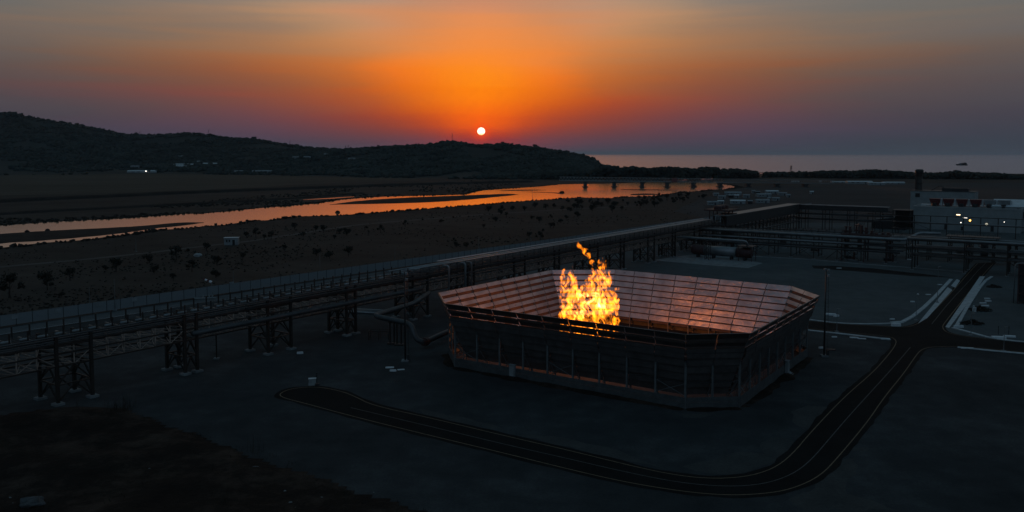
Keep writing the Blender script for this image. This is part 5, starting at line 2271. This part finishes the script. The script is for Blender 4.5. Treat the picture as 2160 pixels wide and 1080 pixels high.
HUT = [  # centre column, ground row, width px, height px
    (1503, 432, 22, 4, 0), (1520, 430, 12, 3, 1), (1556, 429.5, 30, 4.5, 1), (1582, 430, 9, 4, 2), (1608, 428, 28, 6, 0), (1510, 413, 11, 4, 0), (1522, 419, 15, 4.5, 0),
    (1546, 411.5, 34, 4, 0), (1541, 417, 10, 4, 2), (1553, 417, 9, 2.4, 1), (1574, 416.5, 13, 4, 0), (1598, 409, 9, 4, 2), (1610, 415, 30, 5, 0), (1628, 408, 26, 3.5, 1), (1622, 423, 5, 3, 0),
    (1636, 423, 15, 5, 0), (1650, 412, 18, 4.5, 0), (1663, 416, 7, 4, 0), (1589, 407, 7, 2, 0), (1712, 409, 7, 4, 1)]
HUT_W = ['pale long hut behind the red cooler bank', 'small white roofed hut beside the cooler bank', 'long hut with the brightest roof near the rack columns', 'dark boxy hut next to the bright roof', 'wide grey hut with a fenced front behind the dark rack',
         'pale hut at the river end of the village', 'pale hut just in front of the river-end hut', 'long flat grey hut nearest the river bank trees', 'dark hut below the long flat one', 'low white roofed hut amid dark ones',
         'grey hut in the village middle', 'dark hut behind the village middle', 'wide grey hut at the village heart', 'wide hut with a light roof at the far side of the village', 'tiny grey hut in front of the wide one',
         'pale block hut in front of the light roof', 'grey hut at the landward end of the village', 'small hut last at the landward end', 'tiny hut at the far side by the river', 'lone white cabin on the open plain beyond the racks']
for (cx_, gy_, wp, hp, kind), lb in zip(HUT, HUT_W):
    p = gp(cx_, gy_)
    sc_ = p.y / FPX
    hut(p, wp * sc_, max(4.5, wp * sc_ * .45), max(2.6, hp * sc_ * .8), random.uniform(-.25, .1), lb, 'village huts by the river', 'white_roof' if kind == 1 else 'shed', 'dark_open' if kind == 2 else 'shed')
FAR = [(1677, 384.5, 15, 3, 'pale shed standing alone under the shore trees'), (1769, 386, 32, 4, 'long low white shed at the shore end of the depot'), (1812, 387.5, 52, 6, 'longest white depot shed before the shore trees'),
       (1848, 390, 34, 6, 'white depot shed in front of the longest one'), (1884, 388, 44, 4.5, 'low white depot shed next to the stack'), (1730, 385, 4, 4, 'tiny white cabin under the shore trees')]
for cx_, gy_, wp, hp, lb in FAR:
    p = gp(cx_, gy_)
    sc_ = p.y / FPX
    hut(p, wp * sc_, max(6, wp * sc_ * .3), hp * sc_ * .72, -.04, lb, 'depot sheds before the shore trees', 'white_roof', 'white', .22)
# white hut and tank on the scrub plain
p = gp(489, 516)
hut(p, 28 * p.y / FPX, 4.2, 3.6, .12, 'grey cabin with a light roof on the scrub plain', None, 'white_roof', 'shed', .05)


def hill_ground(px, py):
    """walk the sight line until it meets the hillside"""
    b = interp(px, BASE)
    Y = b
    while Y < b + 1500:
        z = at(px, py, Y).z
        if z <= max(hill_z(px, Y), 0):
            break
        Y += 4
    q = at(px, py, Y)
    return Vector((q.x, q.y, max(hill_z(px, Y), 0)))


HH = [(301, 364.5, 61, 3.6, 'long white greenhouse with a lit lamp at the foot of the hill', 'white_roof'), (388, 349.5, 40, 2.6, 'long white roofed hillside building beside a second white roof', 'white_roof'), (443, 347.8, 29, 2.4, 'shorter white roofed hillside building', 'white_roof'),
      (383, 353, 22, 2.2, 'low white roofed shed just below the long hillside building', 'white_roof'), (420, 342.5, 8, 2, 'small white house above the hillside roofs', 'white_roof'), (553, 365, 40, 5, 'pale block with dark gaps at the hill foot', 'shed'),
      (508, 364, 26, 2.5, 'dim low shed between greenhouse and pale block', 'shed'), (624, 335, 13, 5, 'dim pale house high on the slope', 'shed'), (648, 334, 14, 4, 'dim house group beside the high pale house', 'shed'), (688, 328, 9, 4, 'faint house near the hill crest', 'shed'),
      (384, 332, 14, 3, 'faint pale house on the dark upper slope', 'shed'), (285, 354, 16, 4, 'dim pale house behind the greenhouse', 'shed'), (742, 337, 14, 3, 'faint low house beneath the saddle of the hill', 'shed'), (836, 350, 7, 2, 'faint speck of a house beneath the sun', 'shed'),
      (1072, 308.5, 9, 2.6, 'pale villa among trees on the headland crest', 'white'), (1045, 309, 6, 2, 'small villa on the headland crest near the sun', 'shed'), (957, 332, 6, 2, 'faint house on the headland slope', 'shed')]
for cx_, gy_, wp, hp, lb, rf in HH:
    p = hill_ground(cx_, gy_)
    sc_ = p.y / FPX
    far_small = wp < 10
    hut(p, wp * sc_, min(12, wp * sc_ * .5), hp * sc_ * .6 + 1.2, 0.02, lb, None, rf, 'shed' if rf == 'shed' else 'white', .35, not far_small, name='house')
lp = hill_ground(311.5, 364.2)
lamp0 = thing('lamp_post', lp + Vector((0, -9, 0)), 'bright white lamp post in front of the long greenhouse', 'lamp')
MB().beam(lp + Vector((0, -9, -1)), lp + Vector((0, -9, 3.2)), .25).build('pole', 'steel_dark', lamp0)
MB().obox(lp + Vector((0, -9.2, 3.7)), (1.2, 0, 0), (0, .4, 0), (0, 0, .9)).build('lamp_head', 'lamp_white', lamp0)

# masts on the hill
MAST = [(296, 276, 'thin dark mast on the falling shoulder of the long hill'), (327, 281, 'short thin mast in the dip of the long hill'), (441, 272, 'thin mast above the middle of the long hill'), (612, 296, 'thin mast where the long hill runs down'),
        (729, 307, 'first of the twin masts on the saddle'), (735, 306, 'second of the twin masts on the saddle'), (954, 281, 'tall thin mast on the headland top close to the sun'), (531, 290, 'short mast beside a square hill-top house')]
for px, py, lb in MAST:
    d = interp(px, TOPD)
    base = Vector(((px - CXP) / FPX * d, d, hill_z(px, d) - 1))
    top = at(px, py, d)
    root = thing('mast', base, lb, 'mast')
    b = MB()
    b.beam(base, top, .75)
    b.build('pole', 'steel_dark', root)
    b = MB()
    for f in (.55, .8):
        q = base.lerp(top, f)
        b.beam(q + Vector((-1.6, 0, 0)), q + Vector((1.6, 0, 0)), .4)
    b.build('crossarm', 'steel_dark', root)
p = hill_ground(538, 296)
d = interp(538, TOPD)
p = Vector(((538 - CXP) / FPX * d, d, hill_z(538, d)))
hut(p, 13, 9, 9, 0, 'square dark house on the crest of the long hill', None, 'foliage', 'foliage', .1, False, name='house')

# ------------------------------------------------------------------ bridge, ship, beacon
def build_bridge():
    Yb = 1140.0
    x0, x1 = at(1180, 382, Yb).x, at(1760, 384, Yb).x
    root = thing('bridge', Vector(((x0 + x1) / 2, Yb, 0)), 'long steel lattice girder bridge on stone piers across the river mouth', 'bridge')
    zd, zt = 7.6, 12.4

    def slope(x):
        return -(x - 200) * .012
    spans = [at(px, 390, Yb).x for px in (1180, 1235, 1296, 1355, 1408, 1463, 1520, 1579, 1640, 1700, 1760)]
    for a, c in zip(spans[:-1], spans[1:]):
        b = MB()
        for t in (0, 7):
            z0, z1 = zd + slope(a), zd + slope(c)
            b.beam((a, Yb + t, z0), (c, Yb + t, z1), .5, .9)
            b.beam((a, Yb + t, z0 + zt - zd), (c, Yb + t, z1 + zt - zd), .45, .5)
            n = 8
            for i in range(n):
                u, v = a + (c - a) * i / n, a + (c - a) * (i + 1) / n
                m_ = (u + v) / 2
                b.beam((u, Yb + t, zd + slope(u)), (m_, Yb + t, zt + slope(m_)), .34)
                b.beam((m_, Yb + t, zt + slope(m_)), (v, Yb + t, zd + slope(v)), .34)
        b.obox(((a + c) / 2, Yb + 3.5, zd + slope((a + c) / 2) - .2), ((c - a) / 2, 0, slope(c) / 2 - slope(a) / 2), (0, 3.6, 0), (0, 0, .2))
        b.build('span', 'steel_grey', root)
    for x in spans[1:-1]:
        b = MB()
        b.box((x, Yb + 3.5, -.5), 4.0, 9, zd + slope(x) - 1.5)
        b.box((x, Yb + 3.5, zd + slope(x) - 2.6), 6.5, 10.5, 1.8)
        b.box((x, Yb + 3.5, -.5), 7.5, 13, 1.6)
        b.build('pier', 'steel_dark', root)
    g = thing('cradle', at(1422.5, 380, Yb - 2), 'red maintenance cradle hung on the lattice bridge', 'cradle')
    c = at(1422.5, 380, Yb - 2)
    MB().obox(c, (3.2, 0, 0), (0, 1.4, 0), (0, 0, 2.8)).build('cabin', 'red', g)
    MB().beam(c + Vector((-2.6, 0, 2.8)), c + Vector((-2.6, 1.6, 5)), .3).beam(c + Vector((2.6, 0, 2.8)), c + Vector((2.6, 1.6, 5)), .3).build('hanger', 'steel_red', g)


build_bridge()


def build_ship():
    c = Vector((at(2028.5, 348, 3400).x, 3400, -.7))
    k = 3400 / FPX
    root = thing('ship', c, 'small grey ship with pale deckhouse out on the sea', 'ship')
    n = 12
    b = MB()
    vs = []
    Ls = 23 * k
    for i in range(n + 1):
        u = i / n
        x = c.x - Ls / 2 + Ls * u
        w = 4.2 * min(1, (u + .02) * 3.2) ** .6
        z = 4.2 + 1.8 * max(0, .35 - u) / .35
        rake = -2.5 * max(0, .12 - u) / .12
        vs += [(x + 2 * max(0, .1 - u) / .1, c.y - w * .7, c.z - .3), (x + rake, c.y - w, c.z + z), (x + rake, c.y + w, c.z + z), (x + 2 * max(0, .1 - u) / .1, c.y + w * .7, c.z - .3)]
    fs = []
    for i in range(n):
        for j in range(4):
            fs.append((i * 4 + j, i * 4 + (j + 1) % 4, (i + 1) * 4 + (j + 1) % 4, (i + 1) * 4 + j))
    fs += [(0, 1, 2, 3), (n * 4 + 3, n * 4 + 2, n * 4 + 1, n * 4)]
    b.add(vs, fs)
    b.build('hull', 'steel_dark', root)
    MB().box((c.x - 7, c.y, c.z + 4.2), 9, 5.6, 3.6).box((c.x - 5.5, c.y, c.z + 7.8), 5.5, 5, 2.2).build('deckhouse', 'shed', root)
    MB().box((c.x + 9, c.y, c.z + 4.2), 20, 6, 5.4).box((c.x + 13, c.y, c.z + 9.6), 8, 5, 1.8).build('superstructure', 'steel_dark', root)
    MB().tube([(c.x + 3, c.y, c.z + 9), (c.x + 3, c.y, c.z + 15.5)], [.4, .15], 6).build('mast', 'steel_dark', root)


build_ship()


def build_beacon():
    p = gp(1668.5, 364.5)
    k = p.y / FPX
    root = thing('beacon_tower', p, 'dark lattice beacon tower standing alone at the water edge', 'beacon')
    b = MB()
    h = 15.5 * k
    for dx, dy in ((-1, -1), (1, -1), (1, 1), (-1, 1)):
        b.beam(p + Vector((dx * 2.2, dy * 2.2, 0)), p + Vector((dx * .9, dy * .9, h * .8)), .55)
    for f in (.25, .5):
        w = 2.2 - 1.3 * f / .8
        b.beam(p + Vector((-w, -w, h * f)), p + Vector((w, -w, h * f)), .5)
    b.build('frame', 'steel_dark', root)
    MB().box(p + Vector((0, 0, h * .62)), 4.6, 4.6, .9).box(p + Vector((0, 0, h * .82)), 3.4, 3.4, 2.4).build('gallery', 'steel_dark', root)
    MB().tube([p + Vector((0, 0, h * .9)), p + Vector((0, 0, h))], [.6, .2], 6).build('lantern', 'steel_dark', root)


build_beacon()

# ------------------------------------------------------------------ masts, lamp posts, windsock
def light_mast(foot, H, label, ladder=True):
    root = thing('light_mast', foot, label, 'light mast', 'floodlight masts round the enclosure')
    MB().tube([foot, foot + Vector((0, 0, H))], [.22, .11], 10).build('pole', 'steel_dark', root, smooth=True)
    b = MB()
    for dx in (-.35, .35):
        b.beam(foot + Vector((dx + .45, -.1, 1)), foot + Vector((dx * .6 + .3, -.1, H - 1.4)), .06)
    for z in np.arange(1.2, H - 1.5, .9):
        b.beam(foot + Vector((.1, -.1, z)), foot + Vector((.75, -.1, z)), .05)
    b.build('ladder', 'steel_dark', root)
    for z, dx in ((H - 1.6, .45), (H - .2, -.35), (H - .35, .4)):
        b = MB()
        p = foot + Vector((dx, -.25, z))
        b.obox(p, (.26, 0, 0), (0, .18, .05), (0, -.05, .2))
        b.build('lamp_head', 'shed', root)
    MB().beam(foot + Vector((-.8, 0, H - .5)), foot + Vector((.8, 0, H - .5)), .1).build('crossarm', 'steel_grey', root)
    MB().box(foot + Vector((0, 0, .009)), 1.5, 1.5, .35).build('footing', 'concrete_old', root)
    MB().box(foot + Vector((.7, -.3, .4)), .5, .35, 1.1).build('switch_box', 'steel_dark', root)


light_mast(gp(855, 762), 19.6, 'tall floodlight mast in front of the looping gas pipe')
light_mast(gp(1738, 752), 19.8, 'tall floodlight mast beside the crossroads side of the enclosure')


def lamp_post(foot, H, label, group, r=.09, arm=True):
    root = thing('lamp_post', foot, label, 'lamp post', group)
    MB().tube([foot, foot + Vector((0, 0, H))], [r, r * .6], 8).build('pole', 'steel_grey', root)
    if arm:
        MB().obox(foot + Vector((.35, 0, H)), (.45, 0, 0), (0, .13, 0), (0, 0, .07)).build('lamp_head', 'steel_grey', root)
    MB().box(foot + Vector((0, 0, .009)), .8, .8, .25).build('footing', 'concrete_old', root)


for px, py, ty, lb in ((1977, 638, 562, 'tall thin lamp post on the concrete shoulder of the upper road'), (1932, 676, 622, 'lamp post where the upper road meets the crossing'), (2048, 708, 661, 'short lamp post on the kerb past the crossing'),
                       (2117, 741, 690, 'lamp post by the pale slab at the picture edge of the road'), (1765, 700, 652, 'thin lamp post beside the cross road near the enclosure')):
    f_ = gp(px, py)
    lamp_post(f_, at(px, ty, f_.y).z, lb, 'lamp posts along the plant roads')
for k, (px, py, ty) in enumerate(((190, 655, 606), (243, 655, 588), (493, 606, 570), (675, 577, 536), (833, 552, 520), (1010, 524, 500), (1120, 508, 488))):
    f_ = gp(px, py)
    lamp_post(f_, max(5.5, at(px, ty, f_.y).z), 'slim pale pole rising beside the mesh fence', 'slim poles beside the mesh fence', .1, False)
for px, py, ty, lb in ((287, 531, 504, 'lone slim pole on the far dirt track of the plain'), (1123, 421.5, 398, 'slim pole standing on the river bank against bright water'), (1508, 403, 395, 'stub pole on the river bank below the bridge')):
    f_ = gp(px, py)
    lamp_post(f_, at(px, ty, f_.y).z, lb, None, .16 if px > 400 else .12, False)


def build_windsock():
    f_ = gp(447, 624)
    root = thing('windsock', f_, 'red and white striped windsock on a short pole behind the rack', 'windsock')
    h = 4.4
    MB().tube([f_, f_ + Vector((0, 0, h))], .09, 8).build('pole', 'steel_grey', root)
    p = f_ + Vector((0, 0, h))
    d = Vector((-.93, 0, .38)) * .74
    for k in range(4):
        a, c = p + d * k, p + d * (k + 1)
        MB().tube([a, c], [.42 - .05 * k, .37 - .05 * k], 12).build('sock_band', 'red' if k % 2 else 'sock_white', root, smooth=True)
    MB().box(f_ + Vector((0, 0, .5)), .9, .6, 1.0).build('switch_box', 'shed', root)
    b = MB()
    q = gp(420, 633)
    s = thing('ground_valve', q, 'pale valve set with pipe stubs on the ground beneath the windsock', 'valve')
    MB().tube([q + Vector((-1.6, 0, .5)), q + Vector((4.6, 1.6, .5))], .22, 8).build('pipe', 'white', s)
    for k in range(4):
        z = q + Vector((1 + k * .9, .7 + .2 * k, .5))
        b.tube([z, z + Vector((0, 0, .9))], [.2, .28], 8)
    b.build('valve', 'white', s)


build_windsock()

# ------------------------------------------------------------------ small things on the ground
def cabinet():
    f_ = gp(659, 812)
    root = thing('control_cabinet', f_, 'small pale electrical cabinet with a post at the road end', 'cabinet')
    MB().box(f_ + Vector((0, 0, .3)), 1.35, .7, .95, .2).box(f_ + Vector((0, 0, .009)), 1.5, .9, .29, .2).build('body', 'white', root)
    MB().box(f_ + Vector((0, 0, 1.26)), 1.5, .85, .08, .2).build('lid', 'white_roof', root)
    MB().box(f_ + Vector((-.28, -.42, .45)), .6, .05, .7, .2).build('door', 'shed', root)
    b = MB().tube([f_ + Vector((.8, .3, 0)), f_ + Vector((.8, .3, 2.3))], .07, 8)
    b.beam(f_ + Vector((.55, .3, 2.2)), f_ + Vector((1.1, .3, 2.35)), .12)
    b.box(f_ + Vector((.8, .2, 1.5)), .3, .15, .4)
    b.build('post', 'steel_dark', root)
    MB().box(f_ + Vector((1.0, -.3, .009)), .8, .6, .35, .5).build('plinth', 'steel_dark', root)


cabinet()


def slab(px, py, w, d, h, rot, mat, label, group='concrete slabs lying about the gravel', tilt=0.0):
    p = gp(px, py)
    b = MB()
    ca, sa = math.cos(rot), math.sin(rot)
    n = 10
    r_ = random.Random(int(px * 7 + py))
    pts = []
    for i in range(n):
        a = 2 * PI * i / n
        x = max(-1, min(1, 1.35 * math.cos(a))) * w / 2 * r_.uniform(.86, 1)
        y = max(-1, min(1, 1.35 * math.sin(a))) * d / 2 * r_.uniform(.86, 1)
        pts.append((p.x + ca * x - sa * y, p.y + sa * x + ca * y))
    vs = [(x, y, .01) for x, y in pts] + [(p.x + (x - p.x) * .94, p.y + (y - p.y) * .94, h + (x - p.x) * tilt) for x, y in pts]
    fs = [tuple(range(n - 1, -1, -1)), tuple(range(n, 2 * n))] + [(i, (i + 1) % n, n + (i + 1) % n, n + i) for i in range(n)]
    b.add(vs, fs)
    return tag(b.build('concrete_slab', mat), label, 'slab', group)


SL = 'pale flat slab or offcut lying on the open gravel'
for px, py, w, d, h, rot in ((633, 746, 1.5, .8, .4, .2), (822, 776, 1.9, .8, .2, .1), (829, 783, 1.5, .7, .3, 0), (846, 780, 1.6, .8, .1, .3), (1752, 665, 3.2, 1.1, .5, -.3), (1764, 668, 1.8, .8, .5, .5), (1733, 735, 1.5, .7, .35, 0),
                            (1760, 711.5, 1.3, .6, .25, 0), (1802, 713, 2.2, .7, .25, -.2), (1818, 715, 2.0, .6, .2, -.2), (1882, 674, 1.3, .5, .3, 0), (1925, 637, 1.3, .6, .3, 0), (1936, 622, .8, .5, .4, 1), (1958, 622, 1.7, .6, .25, 0),
                            (1982, 601, 1.7, .6, .25, 0), (2082, 631, 1.9, .5, .4, 0), (2084, 636, 2.0, .5, .4, 0), (2074, 640, 2.2, .5, .3, 0), (2078, 646, 2.4, .6, .4, 0), (2022, 691, 2.6, .7, .6, 0), (2102, 606, 2.4, .7, .2, 0), (1890, 688, 2.6, 1.0, .8, 0),
                            (1868, 716, 2.2, .9, .3, -.3), (2040, 735, 3.2, .8, .2, -.1), (1918, 548, 1.8, .6, .3, -.2), (1770, 566, 2, .8, .2, 0)):
    slab(px, py, w, d, h, rot, 'slab', SL)
slab(2106, 714, 3.4, 1.6, .5, -.2, 'slab', 'wide pale foundation slab with bars beside the kerb', None)
slab(2129, 711, 3.2, 1.0, .4, -.2, 'slab', 'second foundation slab just behind the wide pale one', None)
slab(1752, 739, 2.2, .9, .3, -.2, 'steel_red', 'rust coloured plate lying at the foot of the floodlight mast', None)
p = gp(2100, 709)
for dx in (0, 2.6):
    tag(MB().beam(p + Vector((dx + 1, .6, .3)), p + Vector((dx + 1, .6, 2.4)), .14).build('bollard', 'steel_dark'), 'short dark stake on the pale foundation slab', 'stake', 'stakes on the foundation slab')


def boulder(px, py, r, mat, label, group=None, squash=.6):
    p = gp(px, py)
    b = bmesh.new()
    bmesh.ops.create_icosphere(b, subdivisions=3, radius=1)
    me = bpy.data.meshes.new('boulder')
    sd_ = random.uniform(0, 50)
    for v in b.verts:
        n = 1 + .38 * noise.noise(v.co * 1.3 + Vector((sd_, 0, 0))) + .16 * noise.noise(v.co * 3.5 + Vector((0, sd_, 0)))
        v.co = Vector((v.co.x * n * r, v.co.y * n * r * .8, v.co.z * n * r * squash))
    b.to_mesh(me)
    b.free()
    me.materials.append(M[mat])
    o = bpy.data.objects.new('boulder', me)
    o.location = p + Vector((0, 0, r * squash * .35))
    COL.objects.link(o)
    return tag(o, label, 'rock', group)


boulder(539, 993, .75, 'stone_mid', 'pale broken boulder on the dark soil slope')
boulder(318, 1062, .8, 'stone_mid', 'pale crumpled lump of rubble low on the dark soil')
boulder(332, 1056, .45, 'concrete_old', 'smaller pale lump touching the crumpled rubble')
boulder(66, 1066, 1.6, 'stone_dark', 'wide grey rubble mound in the corner of the soil', None, .45)
boulder(418, 541, 1.7, 'white', 'white weathered boulder on the scrub plain')
for px, py, r in ((712, 449, 1.8), (1185, 407, 2.6), (1465, 394.6, 3.0), (1523, 394.4, 2.2), (100, 486.5, 1.2), (57, 490, 1.4)):
    boulder(px, py, r, 'bank', 'dark rock or snag sitting in the shining river', 'rocks and snags in the river', .7)


def heap(px, py, w, h, label):
    c = gp(px, py)
    P, R = [], []
    for _ in range(46):
        a, q = random.uniform(0, 2 * PI), random.uniform(0, 1) ** .6
        P.append((c.x + math.cos(a) * q * w, c.y + math.sin(a) * q * w * .7, h * (1 - q) * random.uniform(.2, 1)))
        R.append(random.uniform(.22, .6))
    o = clumps('spoil_heap', np.array(P), np.array(R), 'bank', .8, .3)
    tag(o, label, 'heap')


heap(2068, 655, 3.4, 1.5, 'dark spoil heap beside the stacked pale bars')
heap(2050, 683, 3.0, 1.3, 'dark spoil heap by the kerb past the crossing')
heap(2096, 606, 2.2, 1.2, 'dark spoil heap near the clad steel tower')
for k in range(5):
    px, py = 2060 + random.uniform(-12, 12), 652 + random.uniform(-4, 6)
    slab(px, py, random.uniform(.5, 1.2), .5, random.uniform(.6, 1.3), random.uniform(0, 3), 'concrete', 'broken pale block dumped on the dark spoil heap', 'blocks on the spoil heap', .3)
for k in range(60):
    px, py = random.uniform(20, 860), random.uniform(930, 1075)
    if py < 900 + (px - 300) * .25:
        continue
    boulder(px, py, random.uniform(.08, .26), 'concrete_old', 'small stone scattered on the dark soil slope', 'small stones on the dark soil')


def weeds():
    P, F = [], []

    def blade(p, h, w, lean):
        k = len(P)
        a = random.uniform(0, 2 * PI)
        d = Vector((math.cos(a), math.sin(a), 0))
        s = Vector((-d.y, d.x, 0)) * w
        P.extend([p - s, p + s, p + d * lean * .5 + Vector((0, 0, h * .6)) + s * .7, p + d * lean * .5 + Vector((0, 0, h * .6)) - s * .7, p + d * lean + Vector((0, 0, h)), p + d * lean + Vector((0, 0, h)) + s * .1])
        F.extend([(k, k + 1, k + 2, k + 3), (k + 3, k + 2, k + 5, k + 4)])
    for px, py, n in ((250, 868, 60), (268, 862, 50), (235, 874, 30), (535, 955, 16), (160, 872, 20), (470, 1068, 20)):
        for _ in range(n):
            c = gp(px + random.gauss(0, 9), py + random.gauss(0, 4))
            blade(c, random.uniform(.8, 3.4), .025, random.uniform(.1, .9))
    for _ in range(5200):
        px, py = random.uniform(0, 1000), random.uniform(870, 1085)
        if py < 868 + max(0, px - 270) * .31:
            continue
        if noise.noise(gp(px, py) * .25) < .05:
            continue
        blade(gp(px, py) + Vector((0, 0, .2)), random.uniform(.2, .7), .03, random.uniform(.1, .4))
    o = np_mesh('weeds', np.array([tuple(p) for p in P]), np.array(F), 'scrubleaf')
    struct(o, 'stuff')
    tag(o, 'dry weeds and grass tufts on the dark soil', 'weeds')


weeds()
